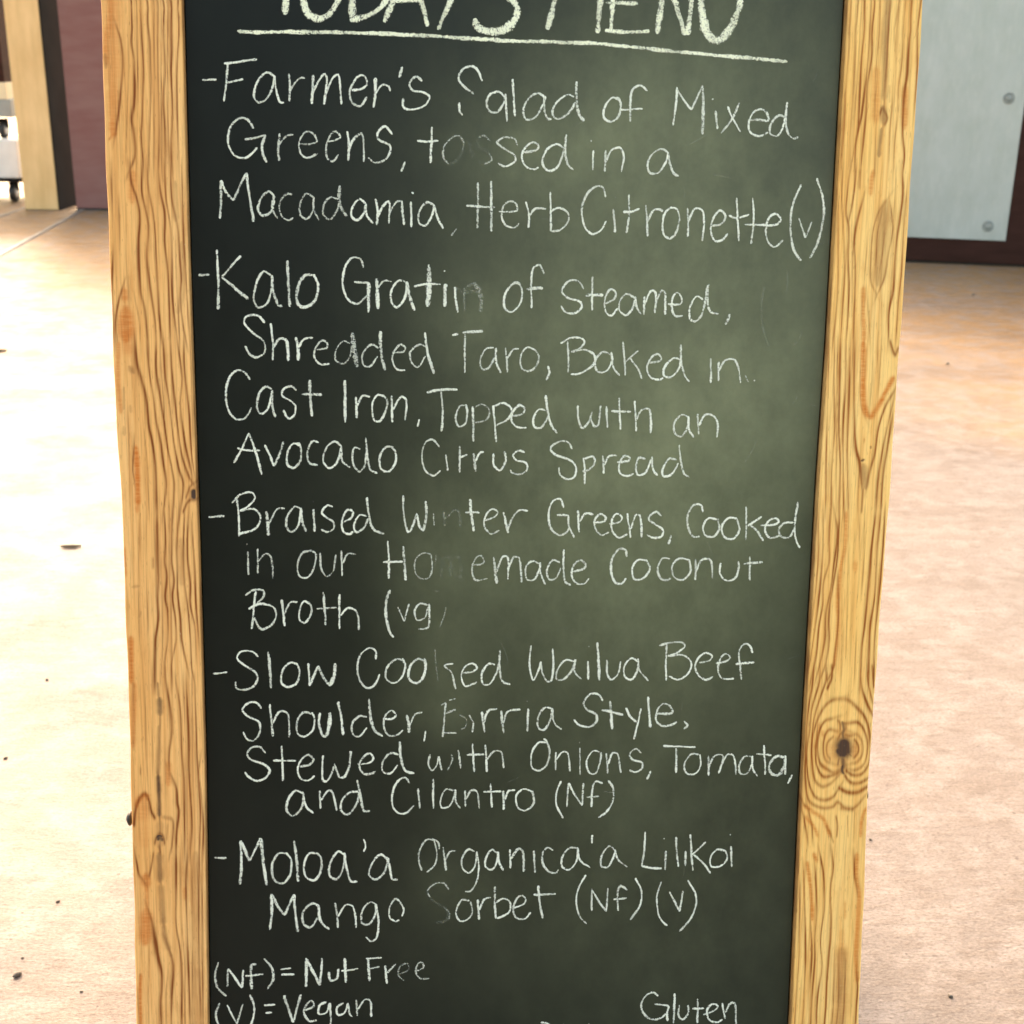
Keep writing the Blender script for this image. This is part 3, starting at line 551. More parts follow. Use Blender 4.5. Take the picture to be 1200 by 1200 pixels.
STROKES = """TODAY'S	51 100 -1717 4040 -1726 3816 -1734 3710	44 100 -1848 4036 -1598 4066	51 100 -1442 4078 -1552 4060 -1615 3939 -1601 3819 -1563 3727 -1490 3690 -1414 3719 -1354 3805 -1331 3917 -1349 4021 -1442 4078	54 100 -1236 4077 -1238 3830 -1238 3682	47 100 -1257 3685 -1131 3721 -1028 3785 -973 3868 -965 3973 -1067 4060 -1236 4077	44 100 -863 4051 -942 3826 -1002 3677	44 100 -863 4051 -728 3830 -680 3658	37 100 -942 3836 -728 3845	40 100 -405 4065 -506 3851 -605 3636	40 100 -626 4043 -518 3866	34 100 -295 4099 -310 4023	61 100 -56 4091 -152 4118 -263 4085 -293 3993 -181 3936 -53 3864 -10 3790 -42 3705 -130 3646 -226 3634 -306 3663 -335 3723
underline	32 100 -2086 3587 -1980 3581 -1651 3592 -1258 3598 -942 3596 -624 3590 -305 3579 -48 3572 338 3573 597 3570 1085 3537 1331 3520 1908 3489 2058 3477
MENU	47 100 310 4102 267 3881 220 3659	40 100 310 4102 459 3910	40 100 459 3910 647 4112	47 100 647 4112 613 3884 595 3645	40 100 727 4100 708 3887 694 3665	29 100 653 3867 896 3865	34 100 651 3666 821 3660 991 3668	34 100 711 4099 937 4099	51 100 1098 4111 1079 3898 1046 3651	47 100 1098 4111 1173 3900 1264 3648	47 100 1324 4118 1303 3904 1280 3650	64 100 1365 4119 1372 3906 1385 3814 1426 3677 1491 3620 1556 3641 1633 3760 1672 3899 1690 4129
-	22 95 -2349 3232 -2299 3235 -2244 3238
Farmer's	22 95 -2159 3366 -2171 3229 -2193 3083	22 95 -2187 3353 -2093 3365 -1944 3390	22 95 -2174 3217 -2111 3231 -2048 3247	22 95 -1812 3269 -1875 3298 -1939 3235 -1972 3127 -1941 3082 -1878 3106 -1829 3207 -1815 3276	22 95 -1815 3276 -1806 3177 -1780 3089 -1749 3083	22 95 -1710 3294 -1703 3195 -1709 3095	22 95 -1707 3164 -1671 3226 -1623 3266 -1592 3262	29 95 -1532 3288 -1537 3184 -1542 3079	22 95 -1538 3153 -1497 3238 -1449 3296 -1431 3263 -1451 3078	22 95 -1451 3125 -1386 3272 -1346 3296 -1336 3250 -1324 3081	22 95 -1244 3183 -1180 3196 -1133 3232 -1148 3286 -1188 3292 -1236 3237 -1263 3160 -1237 3091 -1181 3077 -1133 3140	29 95 -1072 3280 -1069 3180 -1082 3064	22 95 -1072 3165 -1021 3227 -974 3221 -958 3186	22 95 -870 3366 -894 3284	22 95 -718 3266 -766 3295 -814 3248 -798 3202 -702 3181 -665 3151 -702 3089 -814 3055 -862 3077 -862 3139
Greens	22 95 -1976 2893 -2022 2957 -2085 2963 -2150 2892 -2168 2784 -2122 2692 -2043 2678 -1979 2726 -1955 2757	22 95 -2044 2810 -1961 2827 -1890 2849	27 95 -1890 2849 -1915 2774 -1908 2696 -1885 2647	20 80 -1787 2862 -1796 2761 -1793 2660	20 80 -1791 2777 -1739 2840 -1684 2857	20 70 -1804 2745 -1790 2665	19 80 -1637 2788 -1549 2790 -1509 2814 -1541 2868 -1596 2874 -1642 2795 -1630 2718 -1582 2688 -1502 2721	19 85 -1434 2808 -1358 2825 -1334 2849 -1373 2887 -1413 2847 -1438 2769 -1431 2691 -1391 2668 -1346 2716	22 95 -1281 2889 -1270 2788 -1274 2671	22 95 -1266 2757 -1230 2836 -1174 2876 -1158 2806 -1159 2666	22 95 -942 2873 -998 2931 -1054 2879 -1046 2832 -974 2803 -955 2772 -990 2693 -1070 2664 -1126 2698	20 95 -848 2675 -877 2601
tossed	37 10 -402 2823 -435 2869 -491 2860 -555 2788 -558 2710 -514 2664 -449 2697 -410 2768	37 9 -208 2843 -249 2877 -297 2849 -288 2794 -223 2764 -198 2726 -230 2670 -287 2684	44 6 -378 2839 -328 2715	22 95 -645 2935 -655 2669	22 95 -757 2831 -676 2825 -596 2834	20 55 -402 2823 -435 2869 -491 2860 -555 2788 -558 2710 -514 2664	17 30 -402 2823 -413 2768	19 45 -289 2865 -249 2877 -203 2843	19 45 -207 2749 -190 2702 -246 2669	20 85 4 2809 -22 2863 -103 2869 -151 2829 -102 2791 -20 2745 -11 2698 -84 2657 -141 2680	22 95 53 2763 143 2780 167 2812 125 2838 69 2802 38 2731 71 2660 129 2638 169 2655	22 95 355 2801 305 2831 232 2790 196 2695 243 2632 308 2657 355 2761 377 2896	22 95 377 2903 368 2793 390 2683 437 2644
in	22 95 587 2790 585 2643	22 95 566 2864 566 2854	22 95 679 2792 679 2634	22 95 682 2705 724 2793 789 2815 820 2756 805 2636
Salad	22 95 -269 3277 -302 3353 -351 3383 -415 3358 -446 3288 -398 3228 -357 3201	20 60 -357 3201 -333 3180	22 95 -442 3118 -436 3056 -412 3026	22 95 -99 3165 -140 3203 -204 3186 -235 3123 -211 3062 -154 3055 -106 3119 -91 3189	20 85 -91 3189 -87 3096 -79 2987	22 95 -41 3298 -29 3159 -16 3027	22 95 208 3173 151 3198 87 3162 45 3068 66 3006 138 3023 193 3118 208 3181	22 95 208 3181 202 3087 228 3017 260 3010	22 95 428 3178 379 3193 298 3136 264 3057 301 3015 382 3052 437 3140	29 95 446 3292 447 3171 471 3047 510 3004
of	22 95 779 3156 721 3181 666 3114 660 3035 709 3005 766 3038 788 3117 767 3179 741 3175	22 95 989 3239 931 3276 874 3244 861 3150 865 3009	22 95 781 3093 871 3100 956 3105
a	22 95 1169 2779 1119 2810 1045 2776 1007 2696 1025 2633 1091 2634 1147 2715 1164 2787	22 95 1164 2787 1180 2700 1216 2629 1253 2614
Mixed	22 95 1213 3271 1213 3158 1195 2988	22 95 1213 3260 1270 3176 1331 3106	22 95 1331 3106 1376 3209 1414 3289	29 95 1414 3281 1422 3101 1425 2927	22 95 1516 3103 1538 2969	22 95 1492 3193 1493 3183	22 95 1610 3137 1664 3036 1718 2953	22 95 1700 3167 1647 3043 1569 2938	22 95 1772 3041 1847 3043 1930 3045 1910 3104 1860 3122 1803 3086 1778 3007 1801 2944 1869 2925 1934 2955	22 95 2062 3069 2011 3083 1956 3019 1951 2947 2002 2928 2049 2997 2073 3179	22 95 2073 3182 2068 3053 2093 2942 2137 2912 2173 2925
Macadamia	27 95 -2229 2510 -2229 2377 -2243 2228	25 95 -2229 2510 -2191 2425 -2137 2363	25 95 -2137 2363 -2087 2474 -2037 2569	27 95 -2037 2569 -2017 2397 -1991 2209	22 95 -1825 2393 -1873 2435 -1929 2391 -1955 2304 -1923 2257 -1867 2282 -1829 2369	29 85 -1838 2401 -1843 2306 -1812 2236	19 70 -1697 2419 -1745 2418 -1794 2339 -1779 2260 -1732 2226 -1691 2243	19 70 -1537 2399 -1593 2424 -1637 2357 -1635 2263 -1587 2240 -1538 2312	20 80 -1537 2407 -1535 2312 -1499 2230	19 70 -1353 2387 -1409 2401 -1458 2353 -1466 2274 -1418 2238 -1370 2291 -1345 2363	30 75 -1341 2489 -1345 2379 -1321 2308 -1284 2266	22 95 -1144 2359 -1192 2390 -1249 2325 -1252 2262 -1209 2236 -1160 2287 -1144 2367	22 95 -1144 2367 -1136 2272 -1091 2213	22 95 -1071 2397 -1055 2305 -1063 2202	22 95 -1055 2258 -1006 2354 -966 2378 -969 2215	22 95 -966 2291 -917 2371 -874 2380 -869 2309 -852 2206	22 95 -804 2381 -796 2191	22 95 -799 2450 -780 2441	22 95 -626 2361 -683 2376 -739 2303 -739 2224 -690 2204 -641 2281 -626 2361	22 95 -626 2361 -601 2266 -555 2184
,	20 60 -453 2189 -494 2132
Herb	20 75 -294 2534 -292 2368 -293 2192	27 95 -191 2547 -189 2354 -187 2170	22 95 -381 2358 -292 2355 -161 2351	19 95 -131 2323 -79 2319 6 2329 2 2381 -39 2400 -88 2372 -108 2291 -77 2220 -19 2197	15 60 -19 2197 5 2210 24 2238	22 95 76 2399 99 2311 99 2202	22 95 102 2287 150 2347 233 2346	22 95 263 2474 270 2314 269 2178	22 95 269 2330 331 2356 398 2325 407 2261 351 2196 277 2178
Citronette	22 95 689 2443 665 2517 607 2521 535 2447 510 2335 532 2223 592 2163 657 2193 700 2266	22 95 752 2356 771 2179	17 60 766 2444 768 2433	22 95 870 2467 875 2310 857 2177	22 95 828 2333 894 2339 956 2363	22 95 1005 2393 1016 2264 1024 2154	22 95 1021 2264 1068 2354 1126 2355 1130 2339	22 95 1251 2365 1192 2372 1141 2299 1149 2178 1200 2141 1248 2196 1270 2293 1250 2368	22 95 1330 2375 1338 2270 1338 2157	22 95 1339 2270 1384 2368 1443 2361 1462 2289 1452 2126	22 95 1514 2241 1598 2259 1629 2316 1585 2359 1537 2306 1516 2209 1553 2131 1611 2137 1651 2187	22 95 1711 2458 1728 2277 1741 2131	22 95 1654 2324 1721 2306 1813 2336	22 95 1837 2460 1851 2312 1840 2109	22 95 1782 2259 1917 2256 2027 2258 2064 2300 2023 2343 1973 2314 1950 2216 1974 2127 2027 2091 2088 2146
(v)	25 95 2213 2569 2161 2431 2143 2301 2160 2139 2199 2041 2244 1990	20 95 2210 2315 2239 2238 2268 2165	20 95 2268 2165 2313 2288	25 95 2333 2620 2387 2484 2403 2339 2372 2142 2311 2010
-	22 95 -2412 1804 -2329 1809
Kalo	27 95 -2269 1998 -2264 1775 -2269 1550	24 95 -2089 1956 -2236 1794	27 95 -2236 1794 -2142 1713 -2039 1629	22 95 -1866 1813 -1922 1841 -1972 1763 -1998 1634 -1967 1570 -1902 1595 -1860 1717 -1858 1813	29 95 -1858 1813 -1849 1685 -1813 1589 -1781 1581	29 95 -1739 1927 -1735 1751 -1727 1577	29 95 -1551 1818 -1608 1817 -1666 1720 -1667 1607 -1619 1575 -1537 1625 -1508 1738 -1543 1826
Gratin	22 95 -1166 1880 -1186 1944 -1251 1954 -1308 1870 -1320 1741 -1285 1645 -1212 1605 -1138 1671	22 95 -1235 1771 -1121 1768	32 95 -1125 1768 -1125 1542	32 95 -1064 1801 -1059 1697 -1053 1570	22 95 -1056 1729 -1007 1786 -950 1779	22 95 -836 1773 -893 1788 -950 1714 -950 1625 -909 1585 -852 1651 -827 1781	32 95 -836 1781 -811 1668 -770 1563	44 95 -664 1897 -663 1735 -671 1592	17 95 -664 1913 -664 1880	19 95 -778 1744 -664 1767 -573 1764	40 95 -536 1769 -539 1594	17 95 -546 1871 -546 1861	25 95 -463 1746 -457 1657 -440 1551	27 20 -376 1739 -319 1781	51 14 -458 1738 -384 1707 -252 1741	27 30 -392 1739 -386 1557	44 32 -319 1781 -268 1692 -258 1558
of	22 95 45 1770 -5 1786 -70 1703 -77 1597 -26 1562 39 1615 59 1713 28 1786 -21 1769	22 95 229 1854 191 1923 142 1893 128 1779 134 1592	29 95 92 1738 219 1748
Steamed	22 95 536 1745 493 1805 418 1803 365 1726 412 1678 513 1646 527 1606 473 1559 398 1568 364 1616	22 95 603 1844 607 1582	27 95 549 1696 692 1701	22 95 706 1633 780 1675 787 1724 744 1743 705 1666 716 1567 758 1543 807 1601	22 95 939 1685 871 1709 822 1651 824 1585 876 1548 925 1603 944 1694	22 95 944 1694 958 1612 993 1559	22 95 1014 1695 1015 1555	22 95 1016 1629 1063 1736 1100 1729 1102 1568	22 95 1103 1647 1147 1738 1173 1730 1184 1557	22 95 1201 1640 1294 1641 1309 1683 1274 1731 1241 1698 1232 1616 1263 1550 1322 1551	22 95 1478 1677 1427 1701 1379 1626 1377 1535 1417 1506 1474 1569 1512 1792	22 95 1516 1801 1511 1702 1541 1587 1606 1568	22 95 1691 1572 1683 1531 1664 1486
Shredded	22 95 -1917 1454 -1968 1506 -2049 1504 -2074 1456 -2019 1383 -1931 1311 -1924 1230 -1982 1188 -2038 1212 -2073 1274	22 95 -1875 1450 -1858 1312 -1863 1168	27 95 -1858 1263 -1809 1329 -1760 1322 -1745 1248 -1743 1163	32 95 -1682 1347 -1666 1249 -1667 1167	22 95 -1663 1266 -1621 1331 -1551 1345	19 85 -1532 1254 -1451 1265 -1442 1301 -1483 1325 -1532 1267 -1541 1193 -1501 1145 -1427 1145	17 70 -1270 1303 -1319 1319 -1377 1253 -1378 1171 -1320 1147 -1271 1205 -1257 1287	44 70 -1253 1388 -1238 1254 -1214 1123	20 85 -1049 1273 -1106 1297 -1172 1222 -1164 1140 -1115 1128 -1057 1207	30 90 -1037 1401 -1032 1257 -1000 1101	19 85 -945 1241 -859 1242 -843 1276 -876 1300 -917 1266 -942 1192 -909 1110 -843 1102	20 90 -678 1286 -736 1301 -802 1243 -793 1161 -744 1128 -686 1212	29 95 -690 1396 -669 1228 -619 1077
Taro	24 95 -480 1375 -434 1387	27 95 -401 1399 -315 1405 -240 1410	20 85 -381 1388 -381 1086	20 85 -156 1284 -214 1275 -263 1183 -245 1117 -195 1126 -146 1218	22 95 -139 1284 -138 1185 -98 1089	20 85 -64 1285 -54 1186 -48 1095	20 85 -49 1202 -5 1269 40 1278	20 85 170 1271 103 1287 54 1220 64 1129 114 1105 172 1139 196 1222 161 1279	22 95 269 1148 282 1090 262 1036
Baked	22 95 420 1340 431 1208 428 1100	22 95 366 1323 436 1365 520 1370 554 1342 521 1292 447 1258	22 95 447 1258 555 1276 632 1235 626 1160 526 1092 451 1083	22 95 758 1245 699 1261 642 1194 661 1111 728 1111 777 1195 766 1262	22 95 766 1262 786 1145 839 1079	22 95 857 1343 874 1196 881 1080	22 95 980 1273 881 1188	22 95 920 1214 981 1131 1014 1056	22 95 1064 1182 1140 1191 1165 1216 1130 1249 1080 1215 1052 1140 1085 1065 1154 1049 1184 1066	22 95 1318 1210 1258 1218 1193 1150 1190 1083 1238 1070 1304 1134 1321 1218	22 95 1314 1327 1324 1185 1357 1085 1393 1035
in	22 95 1559 1221 1567 1028	22 95 1622 1197 1628 1045	22 95 1625 1121 1676 1206 1744 1215 1781 1156 1804 1030	13 50 1839 1090 1868 1039	20 80 1911 1055 1920 1048
(ghost	27 13 1956 1791 1946 1659 1964 1460 2022 1319	24 9 2280 1464 2259 1380 2218 1329
Cast	22 95 -2038 1016 -2081 1073 -2138 1088 -2196 1030 -2223 915 -2209 783 -2153 709 -2096 710 -2055 751 -2032 801	22 95 -1871 943 -1920 964 -1970 909 -1988 802 -1956 755 -1906 794 -1867 935	22 95 -1867 935 -1873 819 -1847 728	22 95 -1683 937 -1724 969 -1781 944 -1790 894 -1717 845 -1693 813 -1710 738 -1752 721 -1787 784	29 95 -1584 1020 -1577 888 -1566 736	25 95 -1643 907 -1487 906
Iron	29 95 -1311 1020 -1309 858 -1310 691	22 95 -1226 892 -1221 725	22 95 -1220 817 -1173 900 -1116 893	22 95 -1008 897 -1058 906 -1099 835 -1088 718 -1042 702 -1000 777 -983 861 -1016 910	22 95 -950 903 -942 694	22 95 -939 794 -876 895 -834 870 -845 712	22 95 -734 721 -745 662
Topped	25 95 -676 930 -577 951 -435 957	22 95 -563 945 -551 781 -558 627	20 80 -367 833 -417 824 -450 732 -424 665 -374 690 -359 783 -372 841	22 95 -317 825 -311 682 -306 548	19 65 -314 817 -242 842 -183 793 -207 725 -299 696	22 95 -158 835 -140 701 -129 546	22 95 -150 827 -75 852 -7 803 -39 727 -139 675	22 95 -6 752 78 770 94 812 52 837 2 786 -5 710 38 665 110 661	22 95 263 797 204 805 163 737 172 670 223 662 281 755	25 95 255 919 280 772 313 671 354 620
with	22 95 512 841 518 740 553 664 603 715 627 791	22 95 610 758 647 677 680 691 693 843	22 95 739 835 754 666	22 95 839 903 857 650	22 95 779 796 937 794	22 95 964 882 983 639	22 95 980 727 1017 803 1076 816 1096 745 1100 626
an	22 95 1395 756 1343 772 1285 704 1297 619 1349 602 1397 688 1395 764	22 95 1395 764 1407 654 1447 595	22 95 1471 782 1486 620	22 95 1487 689 1531 774 1600 766 1637 707 1633 596
Avocado	22 95 -2052 602 -2117 468 -2177 367	24 95 -2052 602 -2010 469 -1959 276	22 95 -2146 484 -2068 468 -1969 465	22 95 -1936 511 -1896 427 -1864 344	22 95 -1864 344 -1821 436 -1787 537	22 95 -1656 504 -1713 521 -1759 453 -1757 353 -1707 333 -1657 404 -1664 521 -1697 521	22 95 -1515 531 -1564 542 -1606 454 -1591 371 -1525 354	22 95 -1341 507 -1391 540 -1457 489 -1483 388 -1434 329 -1375 380 -1341 507	22 95 -1341 507 -1334 389 -1276 335	22 95 -1192 483 -1242 491 -1250 373 -1201 302 -1159 356 -1145 458	22 95 -1150 575 -1139 441 -1117 323 -1059 293	22 95 -934 501 -992 501 -1042 425 -1034 332 -975 307 -925 366 -917 459 -950 506
Citrus	20 90 -574 504 -625 559 -683 537 -711 444 -691 325 -623 275 -565 317	20 85 -523 445 -509 313	20 85 -415 513 -413 301	22 95 -414 420 -355 446	30 95 -305 455 -290 310	22 95 -288 395 -255 460 -224 467	22 95 -148 456 -144 362 -92 320 -51 397 -61 473	22 95 100 466 49 479 7 440 33 406 110 381 119 330 69 292 1 304 -13 326
Spread	22 95 476 494 437 550 369 553 303 501 338 450 457 409 510 349 495 272 435 255 383 289 374 348	22 95 568 426 582 315 581 213	22 95 576 418 644 435 659 384 613 333 562 315	22 95 721 444 733 299	22 95 735 368 772 440 835 445	22 95 837 389 927 403 935 429 892 440 859 385 861 308 914 280 973 300	22 95 1064 421 1012 429 989 352 1008 292 1067 310 1115 430	22 95 1115 438 1127 336 1168 288	22 95 1313 414 1253 422 1204 336 1214 285 1274 294 1331 388	22 95 1334 534 1348 406 1377 303 1422 272
-	22 95 -2379 -64 -2256 -52
Braised	22 95 -2157 89 -2144 -55 -2147 -217	22 95 -2195 50 -2124 123 -2041 135 -2017 90 -2076 22 -2135 -13	22 95 -2135 -13 -2027 5 -1978 -55 -2013 -148 -2147 -200	29 95 -1931 -12 -1921 -105 -1914 -208	22 95 -1912 -114 -1844 5 -1786 11	22 95 -1661 6 -1711 23 -1770 -62 -1772 -148 -1730 -177 -1679 -113 -1661 -2	27 95 -1661 15 -1654 -88 -1622 -176	27 95 -1561 7 -1555 -176	15 50 -1564 68 -1564 59	22 95 -1411 24 -1453 36 -1495 -19 -1462 -61 -1412 -95 -1404 -147 -1454 -176 -1504 -156	22 95 -1328 -95 -1269 -69 -1252 -18 -1294 2 -1336 -70 -1329 -172 -1279 -193 -1253 -172	22 95 -1144 -52 -1202 -43 -1245 -121 -1228 -181 -1169 -146 -1135 -69	27 95 -1143 102 -1127 -35 -1094 -155 -1009 -192
Winter	40 12 -541 2 -528 -127	40 12 -520 -67 -453 5 -415 -24 -404 -136	22 95 -858 117 -853 -34 -824 -175 -799 -174	22 95 -799 -171 -773 -102 -748 -25	22 95 -748 -33 -731 -128 -697 -171	29 95 -697 -167 -676 -50 -681 73	17 70 -618 -19 -613 -122	20 25 -541 2 -528 -127	20 25 -520 -67 -453 5 -419 -12	27 95 -330 92 -317 -49 -295 -170	22 95 -368 -18 -253 -18	20 85 -211 -83 -130 -48 -105 -14 -148 12 -198 -31 -214 -118 -162 -190 -94 -161	25 95 -62 -14 -35 -135 -23 -183	22 95 -26 -152 6 -65 65 0 133 -4
Greens	22 95 418 22 388 91 328 74 299 -13 315 -134 385 -199 445 -177 470 -133	22 95 365 -38 459 -38	22 95 459 -38 461 -116 506 -220	22 95 532 2 548 -176	22 95 549 -90 596 -25 659 -29	22 95 658 -94 744 -89 760 -54 716 -28 674 -72 676 -141 729 -199 789 -176	22 95 787 -106 873 -89 889 -54 845 -24 809 -71 811 -158 868 -219 936 -188	22 95 931 -19 948 -123 963 -219	22 95 961 -149 1001 -36 1035 -45 1055 -219	22 95 1208 -41 1164 -6 1102 -62 1150 -105 1221 -149 1214 -210 1145 -219 1096 -193	22 95 1292 -197 1272 -271
Cooked	22 95 1545 -8 1526 47 1465 47 1424 -26 1428 -131 1475 -209 1527 -209	22 95 1661 -69 1591 -60 1550 -130 1570 -197 1641 -209 1682 -147 1669 -60	22 95 1826 -60 1756 -56 1702 -130 1728 -209 1799 -226 1848 -156 1826 -60	22 95 1895 37 1904 -112 1904 -235	22 95 2026 -41 1916 -120	22 95 1925 -112 1988 -155 2050 -243	22 95 2021 -115 2126 -111 2169 -85 2141 -55 2089 -76 2058 -146 2096 -213 2166 -208 2191 -190	22 95 2292 -93 2222 -93 2172 -146 2192 -208 2263 -207 2303 -128	22 95 2315 78 2302 -111 2317 -234 2352 -301
in	22 75 -2079 -337 -2078 -526	15 50 -2085 -273 -2085 -284	20 80 -2002 -311 -2006 -514	20 80 -2001 -414 -1941 -354 -1900 -380 -1886 -552
our	20 80 -1581 -328 -1649 -345 -1692 -448 -1676 -535 -1617 -549 -1566 -474 -1548 -362 -1590 -324	20 75 -1515 -345 -1507 -466 -1466 -535 -1415 -500 -1389 -362	20 85 -1347 -327 -1339 -535	20 85 -1334 -431 -1296 -353 -1232 -358
Homemade	40 9 -551 -552 -543 -395 -492 -378 -479 -535	40 9 -479 -535 -458 -387 -407 -387 -397 -552	51 5 -603 -378 -363 -587	22 95 -979 -249 -972 -413 -973 -556	25 95 -858 -292 -837 -570	22 95 -1018 -422 -857 -417	17 60 -629 -361 -696 -347 -756 -396 -764 -500 -721 -552 -653 -549 -628 -465 -634 -364	13 25 -595 -361 -603 -465	20 70 -313 -439 -245 -439 -214 -413 -237 -369 -279 -387 -309 -474 -286 -561 -243 -570	15 50 -243 -570 -183 -552	27 95 -134 -378 -124 -482 -109 -596	22 95 -110 -500 -66 -378 -23 -378 -20 -561	22 95 -22 -482 28 -377 71 -395 92 -587	22 95 227 -430 175 -412 124 -465 134 -561 195 -561 236 -465	22 95 235 -421 245 -517 285 -602	22 95 398 -421 338 -403 296 -482 315 -561 367 -552 408 -465	22 95 427 -316 425 -465 445 -579 489 -609	22 95 504 -500 590 -473 606 -438 562 -403 511 -447 496 -535 541 -596 601 -596 635 -552
Coconut	25 95 938 -376 923 -320 871 -315 818 -394 815 -500 853 -588 905 -596 938 -552	22 95 1108 -408 1029 -403 983 -482 1008 -561 1078 -552 1127 -473 1099 -403	22 95 1290 -394 1229 -390 1192 -473 1217 -552 1261 -570 1304 -552	22 95 1447 -402 1368 -390 1310 -455 1330 -544 1401 -567 1460 -499 1447 -397	22 95 1499 -393 1506 -567	22 95 1507 -499 1552 -402 1622 -402 1646 -552	22 95 1707 -425 1706 -517 1761 -575 1830 -552 1854 -482 1851 -411	22 95 1945 -372 1954 -570	25 95 1895 -432 2053 -419
Broth	25 95 -2022 -656 -2041 -795 -2061 -966	24 95 -2106 -691 -2038 -647 -1963 -653 -1964 -700 -2032 -769 -2074 -795	24 95 -2083 -804 -1990 -760 -1889 -787 -1865 -857 -1909 -935 -1985 -967 -2042 -874	27 95 -1821 -726 -1809 -831 -1799 -944	22 95 -1803 -848 -1754 -752 -1695 -743	22 95 -1603 -758 -1645 -743 -1679 -813 -1680 -892 -1638 -918 -1595 -857 -1586 -787 -1611 -744	22 95 -1492 -665 -1482 -814 -1474 -936	22 95 -1544 -800 -1387 -793	22 95 -1366 -683 -1364 -968	22 95 -1358 -858 -1299 -796 -1240 -814 -1214 -884 -1211 -976
(vg)	30 95 -962 -648 -993 -744 -990 -885 -963 -1000 -934 -1040	17 70 -899 -788 -848 -906	17 70 -848 -906 -809 -762	20 80 -661 -771 -721 -759 -763 -815 -746 -894 -686 -877 -656 -789	20 85 -652 -762 -648 -886 -660 -960 -737 -974	13 30 -515 -789 -532 -868 -566 -956	13 25 -610 -657 -567 -661
-	22 95 -2374 -1335 -2261 -1321
Slow	22 95 -2011 -1195 -2064 -1154 -2148 -1154 -2180 -1207 -2133 -1260 -2041 -1322 -2020 -1376 -2052 -1438 -2129 -1469 -2188 -1455 -2195 -1401	27 95 -1932 -1155 -1923 -1305 -1913 -1456	22 95 -1693 -1271 -1752 -1244 -1821 -1306 -1831 -1412 -1780 -1448 -1712 -1413 -1685 -1324 -1710 -1244	25 95 -1616 -1250 -1609 -1360 -1610 -1440	25 95 -1607 -1440 -1540 -1272	30 95 -1540 -1272 -1490 -1379 -1439 -1441	37 95 -1439 -1438 -1411 -1343 -1400 -1251
Cooked	22 95 -1076 -1221 -1079 -1153 -1130 -1128 -1199 -1185 -1225 -1291 -1200 -1407 -1140 -1461 -1080 -1426 -1045 -1345	22 95 -856 -1230 -916 -1221 -985 -1292 -994 -1381 -934 -1421 -873 -1382 -839 -1275 -865 -1213	27 95 -684 -1240 -736 -1219 -796 -1275 -813 -1382 -753 -1422 -701 -1383 -676 -1276 -685 -1213	17 28 -602 -1143 -590 -1276 -577 -1402	20 80 -452 -1259 -521 -1277 -468 -1331 -433 -1474	20 95 -391 -1340 -304 -1331 -261 -1296 -296 -1260 -356 -1286 -387 -1367 -355 -1448 -286 -1430 -260 -1413	22 95 -114 -1270 -166 -1261 -217 -1341 -208 -1431 -156 -1431 -104 -1350 -83 -1261	22 95 -76 -1145 -79 -1279 -52 -1405 13 -1438
Wailua	22 95 178 -1110 167 -1244 179 -1352 201 -1403 243 -1316 259 -1245	22 95 259 -1254 279 -1353 315 -1416 349 -1403 361 -1281 353 -1137	22 95 538 -1246 459 -1237 392 -1326 393 -1398 454 -1393 514 -1318 547 -1228	22 95 538 -1228 540 -1336 594 -1394	22 95 643 -1243 652 -1400	13 50 649 -1117 649 -1124	27 95 718 -1085 731 -1247 744 -1406	22 95 801 -1229 804 -1337 840 -1401 892 -1356 915 -1248	22 95 1056 -1248 1002 -1221 943 -1293 951 -1374 1008 -1402 1050 -1330 1059 -1230	22 95 1055 -1221 1076 -1330 1146 -1412
Beef	22 95 1289 -1096 1289 -1249 1294 -1412	22 95 1228 -1119 1315 -1091 1421 -1091 1439 -1124 1371 -1178 1301 -1204	22 95 1301 -1204 1425 -1196 1498 -1259 1475 -1350 1397 -1404 1316 -1376	22 95 1565 -1260 1648 -1242 1669 -1206 1618 -1179 1558 -1214 1531 -1296 1573 -1378 1636 -1405 1683 -1378	22 95 1702 -1269 1790 -1248 1819 -1216 1778 -1188 1736 -1233 1722 -1324 1761 -1397 1859 -1397	22 95 2006 -1180 1980 -1122 1935 -1104 1893 -1162 1904 -1289 1922 -1407	25 95 1867 -1274 2022 -1258
Shoulder	22 95 -1996 -1629 -2029 -1580 -2088 -1575 -2149 -1633 -2107 -1687 -2015 -1742 -2011 -1823 -2060 -1894 -2111 -1885 -2144 -1822	25 95 -1927 -1590 -1917 -1716 -1909 -1863	22 95 -1904 -1752 -1851 -1653 -1792 -1663 -1776 -1735 -1777 -1870	22 95 -1595 -1673 -1655 -1658 -1707 -1726 -1708 -1834 -1657 -1866 -1588 -1817 -1570 -1718 -1595 -1661	27 95 -1527 -1665 -1536 -1755 -1511 -1854 -1477 -1869	35 95 -1477 -1863 -1451 -1773 -1446 -1662	29 95 -1380 -1572 -1356 -1702 -1343 -1856	22 95 -1149 -1704 -1209 -1694 -1266 -1757 -1262 -1847 -1210 -1866 -1149 -1794	27 95 -1131 -1551 -1123 -1686 -1089 -1813 -1020 -1868	22 95 -1020 -1723 -942 -1720 -916 -1687 -951 -1651 -994 -1687 -1015 -1777 -977 -1859 -908 -1859 -859 -1815	27 95 -830 -1688 -812 -1761 -807 -1842	22 95 -804 -1779 -761 -1689 -700 -1666	20 95 -673 -1825 -685 -1916
